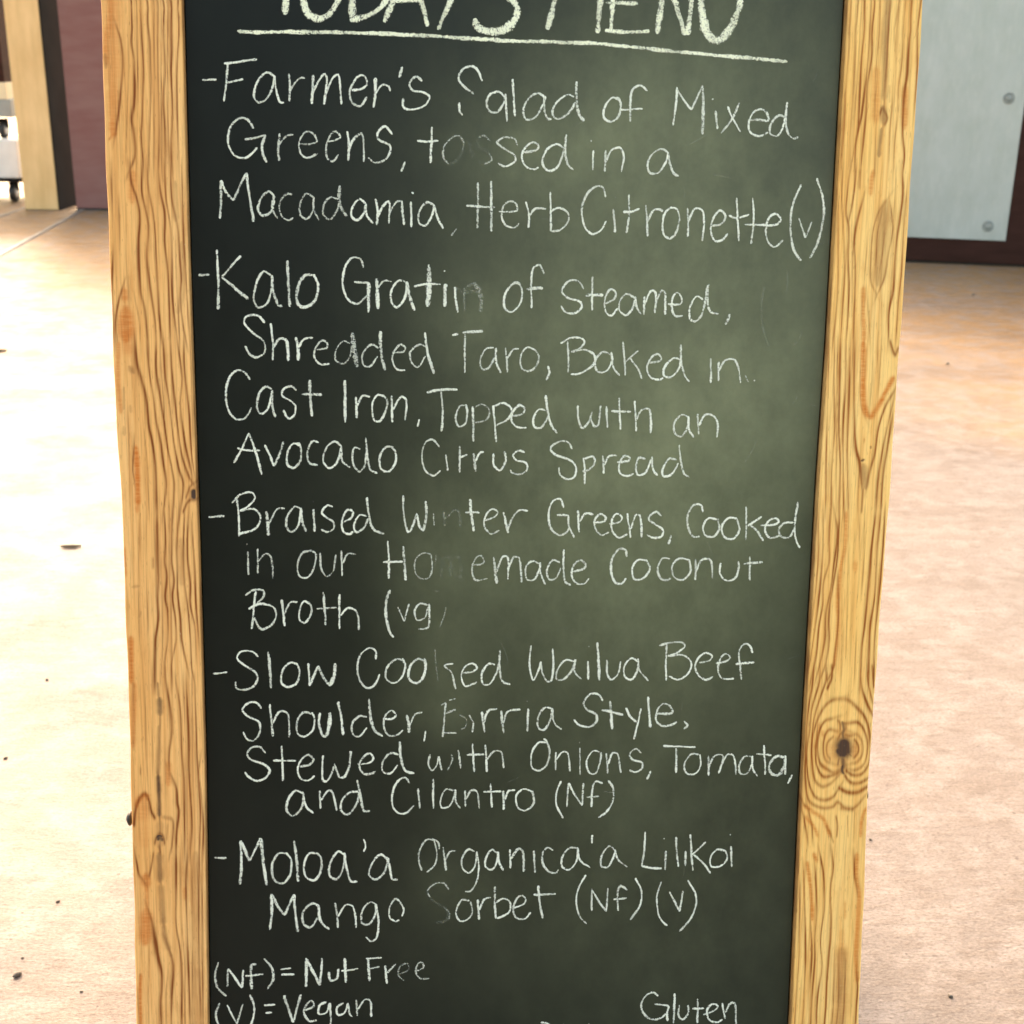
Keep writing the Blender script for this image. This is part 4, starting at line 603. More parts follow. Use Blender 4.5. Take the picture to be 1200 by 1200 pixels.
Birria	20 75 -510 -1591 -523 -1727 -534 -1881	17 70 -548 -1609 -510 -1586	17 70 -484 -1568 -432 -1555	20 80 -509 -1681 -431 -1646	17 70 -534 -1845 -421 -1846	17 35 -405 -1691 -344 -1728 -352 -1801 -395 -1818	22 95 -318 -1692 -286 -1765 -290 -1841	27 95 -217 -1666 -204 -1756 -191 -1842	22 95 -199 -1765 -162 -1657 -92 -1643	29 95 -57 -1658 -47 -1767 -37 -1849	22 95 -43 -1767 -4 -1667 100 -1650	22 95 161 -1641 160 -1838	13 50 152 -1574 152 -1583	22 95 354 -1642 301 -1633 245 -1714 252 -1806 296 -1824 347 -1733 359 -1639	22 95 359 -1639 383 -1770 441 -1822
Style	24 95 775 -1582 738 -1527 668 -1527 617 -1599 645 -1654 725 -1700 727 -1764 666 -1804 586 -1786 541 -1739	30 95 837 -1582 849 -1719 861 -1825	24 95 768 -1660 857 -1679 950 -1705	25 95 966 -1643 1009 -1720 1063 -1767	22 95 1095 -1648 1072 -1776 1041 -1913	27 95 1150 -1548 1162 -1685 1177 -1813	24 95 1221 -1695 1327 -1695 1357 -1677 1325 -1622 1271 -1613 1229 -1667 1223 -1750 1278 -1800 1357 -1787 1396 -1764	22 95 1454 -1761 1486 -1798 1457 -1830
Stewed	24 95 -1968 -2004 -2010 -1953 -2078 -1957 -2117 -2011 -2088 -2057 -1978 -2103 -1936 -2149 -1971 -2213 -2040 -2239 -2108 -2202 -2137 -2162	25 95 -1838 -1942 -1832 -2096 -1834 -2242	22 95 -1909 -2068 -1723 -2070	22 95 -1703 -2124 -1617 -2107 -1582 -2062 -1625 -2022 -1677 -2061 -1712 -2143 -1687 -2225 -1627 -2240 -1575 -2199	22 95 -1504 -2026 -1514 -2154 -1506 -2245 -1472 -2249	22 95 -1472 -2246 -1437 -2182 -1410 -2100	22 95 -1410 -2109 -1376 -2210 -1333 -2220	25 95 -1333 -2220 -1293 -2120 -1283 -1989	22 95 -1228 -2102 -1133 -2094 -1098 -2058 -1124 -2012 -1168 -2030 -1211 -2111 -1177 -2185 -1116 -2186 -1078 -2168	22 95 -890 -2023 -960 -2014 -1020 -2086 -1020 -2168 -960 -2187 -899 -2115	27 95 -882 -1914 -876 -2051 -838 -2161 -765 -2189
with	20 85 -638 -2026 -650 -2108 -620 -2164 -585 -2127 -568 -2045	20 80 -568 -2045 -541 -2164	17 50 -463 -2028 -454 -2083 -492 -2165	20 80 -406 -1992 -384 -2151	22 95 -289 -1938 -275 -2182	22 95 -336 -2034 -192 -2030	22 95 -184 -1948 -169 -2183	22 95 -171 -2076 -114 -2004 -52 -2013 -32 -2151
Onions	22 95 316 -1934 254 -1934 198 -2034 206 -2154 268 -2177 328 -2118 344 -2008 316 -1916 294 -1901	20 95 397 -2018 400 -2174	20 95 404 -2082 450 -2018 495 -2028 519 -2185	15 85 596 -1983 605 -2217	13 60 593 -1931 593 -1941	20 95 760 -2021 707 -2012 655 -2094 676 -2196 729 -2206 763 -2123 774 -2021	22 95 817 -2031 836 -2207	22 95 837 -2124 867 -2032 912 -2041 943 -2203	22 95 1107 -2034 1062 -1996 1010 -2042 1038 -2089 1115 -2117 1120 -2164 1068 -2197 1014 -2181	22 95 1193 -2187 1163 -2261
Tomato	22 95 1289 -1976 1418 -1978 1561 -1986	22 95 1400 -1990 1405 -2208	20 95 1591 -2048 1528 -2047 1474 -2130 1498 -2214 1570 -2215 1612 -2141 1600 -2048	22 95 1672 -2062 1683 -2235	22 95 1680 -2170 1717 -2068 1770 -2050 1798 -2069 1765 -2217	22 95 1784 -2152 1825 -2059 1869 -2051 1894 -2088 1913 -2228	22 95 2032 -2071 1978 -2070 1937 -2144 1949 -2219 2003 -2220 2045 -2136 2041 -2065	22 95 2041 -2065 2056 -2183 2095 -2245	22 95 2136 -1973 2151 -2100 2158 -2231	22 95 2076 -2047 2204 -2063	30 90 2313 -2083 2249 -2073 2190 -2147 2211 -2222 2275 -2232 2317 -2158 2321 -2064	22 95 2321 -2064 2330 -2233	20 95 2388 -2233 2356 -2312
and	25 95 -1672 -2353 -1732 -2325 -1793 -2407 -1803 -2499 -1752 -2540 -1682 -2473 -1663 -2344	22 95 -1671 -2335 -1647 -2464 -1590 -2524	24 95 -1533 -2327 -1531 -2484	24 95 -1525 -2410 -1464 -2328 -1429 -2347 -1399 -2504	25 95 -1221 -2340 -1290 -2349 -1352 -2412 -1361 -2505 -1309 -2538 -1239 -2451 -1212 -2341	25 95 -1229 -2239 -1204 -2377 -1178 -2507 -1126 -2508
Cilantro	22 95 -803 -2272 -838 -2225 -890 -2243 -939 -2344 -939 -2473 -890 -2533 -828 -2530 -767 -2466	20 85 -736 -2319 -718 -2491	22 95 -611 -2237 -606 -2496	20 85 -435 -2341 -505 -2331 -543 -2404 -539 -2487 -478 -2479 -434 -2387 -430 -2331	20 85 -430 -2331 -420 -2443 -384 -2495	20 90 -347 -2342 -342 -2481	20 90 -337 -2416 -294 -2342 -250 -2352 -226 -2497	22 95 -136 -2283 -125 -2493	22 95 -197 -2353 -47 -2351	29 95 -30 -2345 -24 -2513	22 95 -20 -2429 14 -2346 67 -2341	22 95 209 -2358 138 -2334 77 -2393 93 -2496 159 -2521 220 -2460 209 -2348
(Nf)	22 95 447 -2268 410 -2379 416 -2490 471 -2594	22 95 509 -2287 500 -2495	22 95 509 -2287 565 -2390 626 -2484	22 95 626 -2484 634 -2288	22 95 794 -2294 740 -2275 711 -2317 705 -2498	22 95 663 -2410 767 -2405	24 95 838 -2268 884 -2338 879 -2459 828 -2543 766 -2592
-	22 95 -2398 -2897 -2346 -2902 -2299 -2899
Moloa'a	30 95 -2182 -2752 -2179 -2938 -2195 -3134	29 95 -2182 -2752 -2146 -2845 -2113 -2929	27 95 -2113 -2929 -2019 -2732	32 95 -2019 -2732 -2000 -2941 -1977 -3143	25 95 -1808 -2869 -1877 -2868 -1931 -2970 -1916 -3092 -1846 -3130 -1784 -3056 -1774 -2926 -1817 -2860	30 95 -1746 -2758 -1730 -2926 -1719 -3117	25 95 -1555 -2873 -1625 -2872 -1670 -2974 -1654 -3077 -1584 -3107 -1531 -3014 -1530 -2911 -1564 -2864	24 95 -1337 -2886 -1389 -2857 -1451 -2949 -1461 -3062 -1409 -3100 -1355 -3026 -1332 -2876	24 95 -1337 -2867 -1320 -3008 -1286 -3121 -1233 -3126	19 95 -1179 -2752 -1162 -2814 -1179 -2864	24 95 -977 -2938 -1039 -2890 -1109 -2964 -1136 -3067 -1083 -3110 -1013 -3050 -977 -2919	24 95 -986 -2910 -960 -3032 -942 -3108 -893 -3109
Organica'a	20 85 -599 -2775 -661 -2765 -722 -2867 -722 -2961 -699 -3037	20 85 -599 -2775 -576 -2870 -589 -2982 -660 -3053	17 80 -617 -2756 -564 -2795 -558 -2851	25 90 -523 -2833 -510 -2946 -500 -3040	20 90 -504 -2946 -466 -2871 -416 -2868	20 95 -262 -2874 -316 -2855 -368 -2939 -358 -3024 -305 -3062 -256 -2997 -244 -2875	20 90 -244 -2875 -225 -3026 -250 -3158 -294 -3224 -339 -3228	22 95 -75 -2896 -120 -2861 -167 -2932 -172 -3008 -118 -3037 -75 -2962 -67 -2877	22 95 -72 -2877 -57 -2972 -23 -3048	22 95 31 -2860 37 -3030	27 95 41 -2945 102 -2857 138 -2881 150 -3060	25 95 231 -2873 245 -3071	22 95 392 -2875 343 -2850 303 -2902 310 -2997 365 -3064 419 -3074 442 -3046	22 95 594 -2859 531 -2853 475 -2924 472 -3018 526 -3048 588 -2982 603 -2859	22 95 593 -2850 623 -2964 706 -3032	20 95 716 -2742 718 -2818	22 95 918 -2893 863 -2844 802 -2929 801 -3024 859 -3025 918 -2893	22 95 908 -2874 947 -2969 1021 -3031
Lilikoi	22 95 1165 -2722 1161 -2877 1144 -3029	22 95 1144 -3029 1221 -3046 1315 -3051	22 95 1343 -2895 1345 -3067	15 80 1324 -2781 1325 -2791	22 95 1425 -2771 1437 -2901 1457 -3038	22 95 1510 -2898 1515 -3031	13 60 1491 -2731 1491 -2738	22 95 1546 -2750 1561 -2903 1582 -3075	22 95 1681 -2819 1562 -2941	22 95 1580 -2931 1665 -3009 1732 -3100	22 95 1852 -2898 1778 -2891 1727 -2962 1739 -3039 1812 -3040 1869 -2974 1852 -2898	22 95 1895 -2860 1913 -3046	17 80 1885 -2752 1886 -2763
Mango	30 95 -1940 -3223 -1938 -3392 -1957 -3540	29 95 -1940 -3223 -1884 -3337 -1833 -3413	25 95 -1833 -3413 -1755 -3226	30 95 -1755 -3230 -1745 -3396 -1729 -3563	25 95 -1551 -3333 -1612 -3313 -1683 -3388 -1676 -3492 -1623 -3522 -1561 -3437	27 95 -1560 -3324 -1535 -3476 -1465 -3544	22 95 -1419 -3308 -1402 -3422 -1394 -3532	22 95 -1393 -3431 -1331 -3328 -1269 -3348 -1244 -3535	22 95 -1075 -3333 -1128 -3309 -1190 -3378 -1199 -3492 -1137 -3503 -1084 -3409 -1080 -3323	22 95 -1080 -3323 -1058 -3504 -1076 -3628 -1120 -3660 -1164 -3617	22 95 -880 -3308 -916 -3283 -964 -3354 -964 -3449 -916 -3484 -886 -3473	22 95 -880 -3308 -850 -3375 -862 -3441
Sorbet	37 13 -472 -3211 -517 -3153 -588 -3156 -650 -3217 -614 -3303 -507 -3372 -471 -3439 -515 -3496 -595 -3504	17 60 -472 -3211 -517 -3153 -588 -3156 -650 -3217 -632 -3275	15 45 -507 -3372 -471 -3420 -471 -3474	13 35 -595 -3500 -586 -3508	20 85 -302 -3309 -365 -3304 -412 -3402 -381 -3489 -319 -3481 -275 -3415 -293 -3319	27 95 -231 -3301 -220 -3483	22 95 -217 -3397 -177 -3302 -124 -3284	25 95 -89 -3189 -88 -3332 -80 -3476	22 95 -79 -3332 -16 -3295 38 -3334 30 -3420 -68 -3476	22 95 74 -3383 155 -3346 172 -3308 136 -3269 91 -3307 66 -3392 94 -3470 166 -3481 215 -3424	25 95 272 -3186 289 -3339 319 -3484	25 95 234 -3271 423 -3261
(Nf)	20 95 671 -3098 611 -3230 600 -3364 635 -3480 691 -3539	22 95 729 -3223 730 -3424	22 95 729 -3232 795 -3348 852 -3430	22 95 852 -3430 864 -3219	22 95 1028 -3238 972 -3202 946 -3255 957 -3425	22 95 912 -3322 1026 -3314	22 95 1093 -3133 1146 -3240 1141 -3374 1063 -3511
(V)	20 95 1316 -3170 1284 -3300 1298 -3454 1337 -3532 1381 -3568	22 95 1388 -3263 1481 -3442	22 95 1481 -3442 1505 -3256	22 95 1539 -3160 1612 -3286 1616 -3402 1566 -3527 1487 -3623
(Nf)=	24 95 -2383 -3820 -2416 -3935 -2397 -4050 -2325 -4125	25 95 -2306 -3880 -2318 -4042	25 95 -2306 -3880 -2195 -4055	24 95 -2195 -4055 -2183 -3892	29 95 -2073 -3843 -2115 -3855 -2116 -4067	20 95 -2166 -3950 -2016 -3934	24 95 -2009 -3794 -1945 -3888 -1938 -3984 -1983 -4070	22 95 -1875 -3893 -1786 -3887	22 95 -1870 -3943 -1760 -3942
Nut	30 95 -1661 -3798 -1664 -4058	30 95 -1658 -3808 -1601 -3934 -1549 -4047	25 95 -1549 -4047 -1529 -3801	25 95 -1477 -3927 -1460 -4005 -1406 -3987 -1397 -3900	27 95 -1343 -3805 -1332 -4027	24 95 -1370 -3920 -1228 -3904
Free	30 95 -1147 -3809 -1135 -4022	24 95 -1165 -3813 -1032 -3808	22 95 -1130 -3906 -1049 -3888	25 95 -1005 -3880 -987 -4045	22 95 -987 -3948 -916 -3868	17 40 -889 -3960 -808 -3923 -817 -3865 -880 -3892 -892 -3969 -844 -4019	19 75 -737 -3934 -683 -3906 -692 -3858 -728 -3867 -746 -3944 -709 -4003 -634 -4004
(V)=	22 95 -2382 -4186 -2416 -4281 -2396 -4398	22 95 -2321 -4206 -2245 -4383	22 95 -2245 -4383 -2192 -4200	22 95 -2134 -4118 -2101 -4212 -2106 -4328 -2140 -4425	22 95 -2016 -4218 -1923 -4212	22 95 -2004 -4288 -1951 -4283
Vegan	30 95 -1851 -4131 -1775 -4379	25 95 -1775 -4379 -1709 -4125	25 95 -1676 -4271 -1604 -4234 -1621 -4185 -1666 -4223 -1685 -4300 -1641 -4369 -1578 -4361	25 95 -1497 -4198 -1550 -4225 -1560 -4303 -1498 -4295 -1470 -4208	24 95 -1470 -4208 -1459 -4364 -1481 -4481	22 95 -1354 -4211 -1408 -4248 -1400 -4317 -1346 -4299 -1318 -4212	22 95 -1318 -4212 -1301 -4310 -1280 -4339	22 95 -1247 -4184 -1239 -4331	22 95 -1235 -4272 -1175 -4186 -1131 -4197 -1122 -4343
Gluten	24 95 1324 -4213 1277 -4180 1213 -4214 1179 -4293 1210 -4383 1285 -4430 1359 -4416 1394 -4377	22 95 1295 -4286 1420 -4308	22 95 1420 -4308 1404 -4378 1415 -4448	22 95 1465 -4191 1468 -4469	22 95 1512 -4301 1506 -4400 1545 -4437 1589 -4382 1586 -4303	22 95 1668 -4245 1673 -4474	22 95 1625 -4339 1727 -4336	22 95 1720 -4395 1821 -4358 1847 -4319 1800 -4298 1755 -4347 1778 -4447 1853 -4469 1889 -4440	22 95 1883 -4290 1914 -4440	22 95 1915 -4380 1958 -4292 1995 -4303 2013 -4493
Dairy	24 95 319 -4433 383 -4455 431 -4531	22 95 512 -4454 518 -4593	22 95 732 -4456 745 -4599"""

def edge(k, z):
    p = EDGES[k]; zs = np.array([a for a, _ in p])/1000; xs = np.array([b_ for _, b_ in p])/1000
    return np.interp(z, zs, xs)
def catmull(pts, step):
    P = [np.array(p, float) for p in pts]
    if len(P) == 1: return np.array(P)
    P = [2*P[0]-P[1]]+P+[2*P[-1]-P[-2]]
    out = []
    for i in range(1, len(P)-2):
        p0, p1, p2, p3 = P[i-1:i+3]; n = max(2, int(np.linalg.norm(p2-p1)/step)+1)
        t = np.linspace(0, 1, n, endpoint=False)[:, None]
        # centripetal-ish: damp the tangents on uneven spacing
        d1, d2, d0 = np.linalg.norm(p2-p1), np.linalg.norm(p3-p2), np.linalg.norm(p1-p0)
        m1 = (p2-p0)*d1/max(d0+d1, 1e-9); m2 = (p3-p1)*d1/max(d1+d2, 1e-9)
        h = 2*t**3-3*t**2+1, t**3-2*t**2+t, -2*t**3+3*t**2, t**3-t**2
        out.append(h[0]*p1+h[1]*m1+h[2]*p2+h[3]*m2)
    out.append(P[-2][None]); return np.concatenate(out)

def stile_fields(side):
    """rasterise the traced growth rings, resin streaks and knots of one stile onto a 0.75 mm grid"""
    x0 = -.312 if side == 'L' else .242; nx = 118; dz = .0006
    nz = int((ZT-ZB)/dz)+1; Fd = {k: np.zeros((nz, nx)) for k in 'god'}
    for ln in GRAIN.split('\n'):
        a = ln.split()
        if a[0] != side: continue
        k, wd, st = a[1], int(a[2])/1e4, int(a[3])/100; v = np.array(a[4:], float)/1e4; v = v.reshape(-1, 2)
        ext = .010 if k == 'g' and abs(v[0, 1]-v[-1, 1]) > .02 else 0
        if ext:                                  # rings fade out gently instead of stopping dead
            d0 = v[0]-v[1]; d1 = v[-1]-v[-2]
            v = np.concatenate([[v[0]+d0/np.linalg.norm(d0)*ext], v, [v[-1]+d1/np.linalg.norm(d1)*ext]])
        pts = catmull(v, .0006 if wd < .004 else .0015)
        if k == 'g': wd *= .95
        sg0 = wd*(.54 if k == 'g' else .46); R = int(sg0*2.6/dz)+1
        n = len(pts); ph = RNG.uniform(0, 6); Lp = np.concatenate([[0], np.cumsum(np.linalg.norm(np.diff(pts, axis=0), axis=1))])
        for i, (x, z) in enumerate(pts):
            ci, cj = (x-x0)/dz, (z-ZB)/dz; i0, j0 = int(ci)-R, int(cj)-R
            ia, ib, ja, jb = max(i0, 0), min(i0+2*R+2, nx), max(j0, 0), min(j0+2*R+2, nz)
            if ia >= ib or ja >= jb: continue
            X, Z = np.meshgrid(np.arange(ia, ib)-ci, np.arange(ja, jb)-cj)
            tp = 1.0
            if k != 'g':
                tp = np.clip(min(Lp[i], Lp[-1]-Lp[i])/(wd*1.1)+.45, 0, 1)*(1+.08*math.sin(ph+z*170)+.06*math.sin(ph*2+z*420))
                if Lp[-1] < wd: tp = 1.0
            s = sg0*tp/dz
            if k == 'g':      # latewood: crisp on the one side, fading on the other
                sx = np.where(X > 0, s*.58, s*1.15)*(1+.25*math.sin(ph*3+z*63))
                val = np.exp(-(np.abs(X)/sx)**1.5-.5*(Z/s)**2)
            else: val = np.exp(-.5*((X**2+Z**2)/s**2)**1.5)
            if k == 'g': val = np.minimum(val*1.08, 1)
            if k == 'g':
                val *= min(st*1.9, 1)*(.84+.14*math.sin(ph+z*90)+.10*math.sin(ph*2+z*37))
                if ext: val *= np.clip(min(Lp[i], Lp[-1]-Lp[i])/(2*ext), 0, 1)**.7
            else: val *= min(st*1.1, 1)
            F_ = Fd[k][ja:jb, ia:ib]; np.maximum(F_, val, out=F_)
    kz = np.exp(-.5*(np.arange(-8, 9)/1.6)**2); kz /= kz.sum()
    for k in 'go': Fd[k] = np.apply_along_axis(lambda c_: np.convolve(c_, kz, 'same'), 0, Fd[k])
    # above and below the traced stretch the rings carry on, mirrored
    zt, zb = .372, -.43; rt, rb = int((zt-ZB)/dz), int((zb-ZB)/dz)
    for k in Fd:
        A = Fd[k]
        for r in range(rt, nz):
            if 2*rt-r >= 0: A[r] = A[2*rt-r]
        for r in range(rb):
            A[r] = A[2*rb-r]
    return x0, dz, Fd

def stile(side):
    inn, out = ('LI', 'LO') if side == 'L' else ('RI', 'RO')
    x0, dz, Fd = stile_fields(side)
    nu, nz = 108, Fd['g'].shape[0]
    zs = ZB+np.arange(nz)*dz; xa, xb = edge(out, zs), edge(inn, zs)
    wob = .00025*np.sin(zs*37+1)+.0002*np.sin(zs*91)
    if side == 'L': xa, xb = xa+wob, xb
    else: xa, xb = edge(inn, zs), edge(out, zs)+wob
    c = .0012
    u = np.linspace(0, 1, nu)
    X = xa[:, None]+c+(xb-xa-2*c)[:, None]*u[None]
    Y = np.zeros_like(X)
    ext = [(xa, DEPTH), (xa, c), (xa+c*.35, c*.35)]
    ext2 = [(xb-c*.35, c*.35), (xb, c), (xb, DEPTH)]
    Xf = np.concatenate([np.stack([e[0] for e in ext], 1), X, np.stack([e[0] for e in ext2], 1)], 1)
    Yf = np.concatenate([np.full((nz, 3), 0)+np.array([e[1] for e in ext]), Y, np.full((nz, 3), 0)+np.array([e[1] for e in ext2])], 1)
    Zf = np.repeat(zs[:, None], Xf.shape[1], 1)
    def samp(A):
        ci = np.clip((Xf-x0)/dz, 0, A.shape[1]-1.001); i = ci.astype(int); f = ci-i; r = np.arange(nz)[:, None]
        return A[r, i]*(1-f)+A[r, i+1]*f
    g, og, d = samp(Fd['g']), samp(Fd['o']), samp(Fd['d'])
    for a in (g, og, d): a[:, 0] = a[:, 1]*.5; a[:, -1] = a[:, -2]*.5
    k_ = -1 if side == 'L' else 0                      # shade in the rebate beside the board, painted as dark tone
    for q_, v_ in ((0, .75), (1, .6), (2, .25)): d[:, k_-q_ if k_ else q_] = v_
    # latewood stands a hair proud, knots and checks sit lower
    Yf[:, 3:-3] += (-.00018*g+.00035*d)[:, 3:-3]
    nc = Xf.shape[1]; V = np.stack([Xf, Yf, Zf], 2).reshape(-1, 3)
    r, cc = np.meshgrid(np.arange(nz-1), np.arange(nc-1), indexing='ij'); a = (r*nc+cc).ravel()
    Fq = np.stack([a, a+1, a+nc+1, a+nc], 1)
    back = np.stack([np.arange(nz-1)*nc+nc-1, np.arange(nz-1)*nc, (np.arange(nz-1)+1)*nc, (np.arange(nz-1)+1)*nc+nc-1], 1)
    Fq = np.concatenate([Fq, back])
    me = bpy.data.meshes.new('stile'); nv, nf = len(V), len(Fq)
    me.vertices.add(nv); me.vertices.foreach_set('co', V.ravel())
    me.loops.add(nf*4); me.loops.foreach_set('vertex_index', Fq.ravel().astype(np.int32))
    me.polygons.add(nf); me.polygons.foreach_set('loop_start', np.arange(nf, dtype=np.int32)*4)
    me.update(calc_edges=True)
    bm = None
    for nme, A in (('grain', g), ('resin', og), ('dirt_shade', d)):
        at = me.attributes.new(nme, 'FLOAT', 'POINT'); at.data.foreach_set('value', A.ravel().astype(np.float32))
    return me

def wood_mat(name, a, b_, lat, res, drt_shade, und):
    m, t, b = mat(name)
    big = noise(t, (26, 26, 4), 4, .5); fib = noise(t, (620, 200, 16), 4, .65); fib2 = noise(t, (170, 80, 6), 3, .6)
    mott = noise(t, (90, 60, 32), 5, .6)
    c = mixc(t, ramp(t, big, .33, .67), a, b_)
    c = mixc(t, ramp(t, fib2, .46, .62, 0, .55), c, und)
    c = mixc(t, ramp(t, mott, .54, .70, 0, .40), c, und)
    g = attr(t, 'grain'); g = math_(t, 'MULTIPLY', g, ramp(t, fib, .38, .60, .80, 1.2))
    r = attr(t, 'resin'); tick = noise(t, (70, 60, 520), 3, .6)
    r = math_(t, 'MULTIPLY', r, ramp(t, tick, .36, .6, .72, 1.08))
    c = mixc(t, math_(t, 'MULTIPLY', r, 1.0, True), c, res)
    c = mixc(t, math_(t, 'MULTIPLY', g, 1.22, True), c, lat)
    d = math_(t, 'MULTIPLY', attr(t, 'dirt_shade'), ramp(t, mott, .3, .65, .6, 1.15))
    c = mixc(t, math_(t, 'MULTIPLY', d, 1.15, True), c, mixc(t, ramp(t, attr(t, 'dirt_shade'), .40, .85), (.30, .135, .045), drt_shade))
    c = mixc(t, ramp(t, fib, .48, .60, 0, .42), c, mixc(t, .5, c, (.16, .06, .015)))
    pore = noise(t, (1100, 500, 110), 2, .5); scuff = noise(t, (210, 120, 150), 6, .7)
    c = mixc(t, ramp(t, pore, .64, .72, 0, .45), c, (.22, .08, .02))
    c = mixc(t, ramp(t, scuff, .64, .74, 0, .35), c, (.30, .20, .12))
    c = mixc(t, ramp(t, scuff, .34, .26, 0, .35), c, (.95, .80, .50))
    t.links.new(c, b.inputs['Base Color'])
    t.links.new(ramp(t, fib, .3, .7, .50, .64), b.inputs['Roughness']); b.inputs['Specular IOR Level'].default_value = .2
    h = math_(t, 'ADD', math_(t, 'MULTIPLY', fib, .6), math_(t, 'MULTIPLY', mott, .2))
    h = math_(t, 'SUBTRACT', h, math_(t, 'MULTIPLY', attr(t, 'dirt_shade'), .6))
    bump(t, h, b, .35, .0006)
    return m
M_WL = wood_mat('pine_left', (.92, .55, .215), (.86, .46, .150), (.22, .058, .010), (.60, .175, .028), (.07, .04, .028), (.66, .30, .085))
M_WR = wood_mat('pine_right', (.97, .64, .235), (.95, .57, .170), (.30, .085, .010), (.62, .19, .026), (.07, .038, .025), (.78, .38, .095))
obj('stile', stile('L'), M_WL, sb, MF)['label'] = 'left pine stile with a long dark resin streak and small knots'
obj('stile', stile('R'), M_WR, sb, MF)['label'] = 'right pine stile with a large dark knot ringed by growth rings'
for k, (z0, z1) in enumerate(((.468, .533), (-.61, -.545))):
    ts = .5*(z0+z1)
    obj('rail', box_me('rail', edge('LI', ts)+.0005, edge('RI', ts)-.0005, .001, DEPTH, z0, z1, .0015), M_WL, sb, MF)
# blackboard
def board_mat():
    m, t, b = mat('blackboard_paint')
    n1 = noise(t, (7, 7, 4), 5, .6); n2 = noise(t, (38, 30, 30), 7, .68); n3 = noise(t, (3.2, 3, 2.6), 4, .5); n4 = noise(t, (900, 900, 900), 2, .5)
    # wiped chalk smudges plus the board's olive reflected glow, painted into the colour
    film_glow = math_(t, 'ADD', math_(t, 'MULTIPLY', ramp(t, n1, .25, .80, .45, 1.0), .75), math_(t, 'MULTIPLY', ramp(t, n2, .35, .75), .25))
    film_glow = math_(t, 'MULTIPLY', film_glow, attr(t, 'film_glow'))
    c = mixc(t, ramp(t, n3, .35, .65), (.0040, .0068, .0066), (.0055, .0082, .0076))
    c = mixc(t, math_(t, 'MULTIPLY', film_glow, .20, True), c, (.50, .54, .31))
    t.links.new(c, b.inputs['Base Color'])
    t.links.new(ramp(t, n2, .3, .7, .30, .38), b.inputs['Roughness']); b.inputs['Specular IOR Level'].default_value = .16
    bump(t, n4, b, .06, .0003)
    return m
def board_me():
    nx, nz = 150, 300
    xs = np.linspace(-.246, .248, nx); zs = np.linspace(-.544, .467, nz); X, Z = np.meshgrid(xs, zs)
    ea, eb = edge('LI', zs)+.0014, edge('RI', zs)-.0014         # a narrow shadow gap all round
    X = ea[:, None]+(eb-ea)[:, None]*np.linspace(0, 1, nx)[None]
    V = np.stack([X, np.full_like(X, REC), Z], 2).reshape(-1, 3)
    r, cc = np.meshgrid(np.arange(nz-1), np.arange(nx-1), indexing='ij'); a = (r*nx+cc).ravel()
    Fq = np.stack([a, a+1, a+nx+1, a+nx], 1).tolist()
    n = len(V); B = np.array([(xs[0], REC+.006, zs[0]), (xs[-1], REC+.006, zs[0]), (xs[-1], REC+.006, zs[-1]), (xs[0], REC+.006, zs[-1])])
    V = np.concatenate([V, B]); Fq.append([n, n+3, n+2, n+1])
    me = mesh('chalkboard', V, Fq)
    film_glow = np.full(X.shape, .05)
    def blob(px, pz, sx, sz, a): np.add(film_glow, a*np.exp(-((X-px)/sx)**2-((Z-pz)/sz)**2), out=film_glow)
    for q in FILM_GLOW: blob(*q)
    film_glow = np.clip(film_glow, 0, 2.5)
    at = me.attributes.new('film_glow', 'FLOAT', 'POINT'); at.data.foreach_set('value', np.concatenate([film_glow.ravel(), [.5]*4]).astype(np.float32))
    return me
FILM_GLOW = [(.22, .38, .12, .14, .45), (.10, -.34, .2, .14, .25), (.125, .20, .145, .28, 1.35), (.11, -.03, .14, .17, .85), (.14, -.30, .17, .22, .42), (.02, .02, .10, .14, .3), (.05, .30, .10, .05, .5), (.0, .27, .035, .03, .6), (-.03, .155, .05, .035, .6), (-.06, -.04, .04, .05, .5), (-.06, -.12, .03, .05, .4),
        (-.05, -.16, .05, .03, .4), (.20, .13, .06, .08, .5), (.08, .06, .16, .12, .5), (-.04, -.32, .04, .03, .3), (.10, .25, .16, .08, .4)]  # broad blobs paint the reflected glow, small ones the erased smudges
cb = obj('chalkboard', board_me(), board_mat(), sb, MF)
obj('backing', box_me('backing', -.262, .264, REC+.0065, .022, -.56, .483, .001), M_BLACK, sb, MF)  # painted black for the shade in the gap round the board

# chalk: every word is a raised ribbon of chalk on the board
def chalk_mat(name='chalk', c1=(.74, .77, .65), c2=(.86, .89, .79)):
    m, t, b = mat(name)
    n1 = noise(t, (1150, 1150, 1150), 2, .6); n2 = noise(t, (420, 420, 420), 3, .6)
    c = mixc(t, ramp(t, n2, .35, .7), c1, c2)
    t.links.new(c, b.inputs['Base Color']); b.inputs['Roughness'].default_value = .9; b.inputs['Specular IOR Level'].default_value = .1
    ac = attr(t, 'across'); op = attr(t, 'press')
    e = math_(t, 'SUBTRACT', 1.0, math_(t, 'POWER', math_(t, 'ABSOLUTE', ac), 2.6))
    cov = math_(t, 'MULTIPLY', e, ramp(t, op, 0, 1, .55, 1.0))
    nn = math_(t, 'ADD', math_(t, 'MULTIPLY', n1, .55), math_(t, 'MULTIPLY', n2, .45))
    d = math_(t, 'SUBTRACT', math_(t, 'MULTIPLY', cov, 1.25), math_(t, 'MULTIPLY', math_(t, 'SUBTRACT', nn, .33), 4.0))
    al = ramp(t, d, -.16, .40)
    al = math_(t, 'MULTIPLY', al, ramp(t, op, 0, .95, .0, 1.0))
    t.links.new(al, b.inputs['Alpha'])
    return m
M_CHALK = chalk_mat(); M_CHALKY = chalk_mat('yellowish_chalk', (.82, .84, .62), (.90, .92, .74))
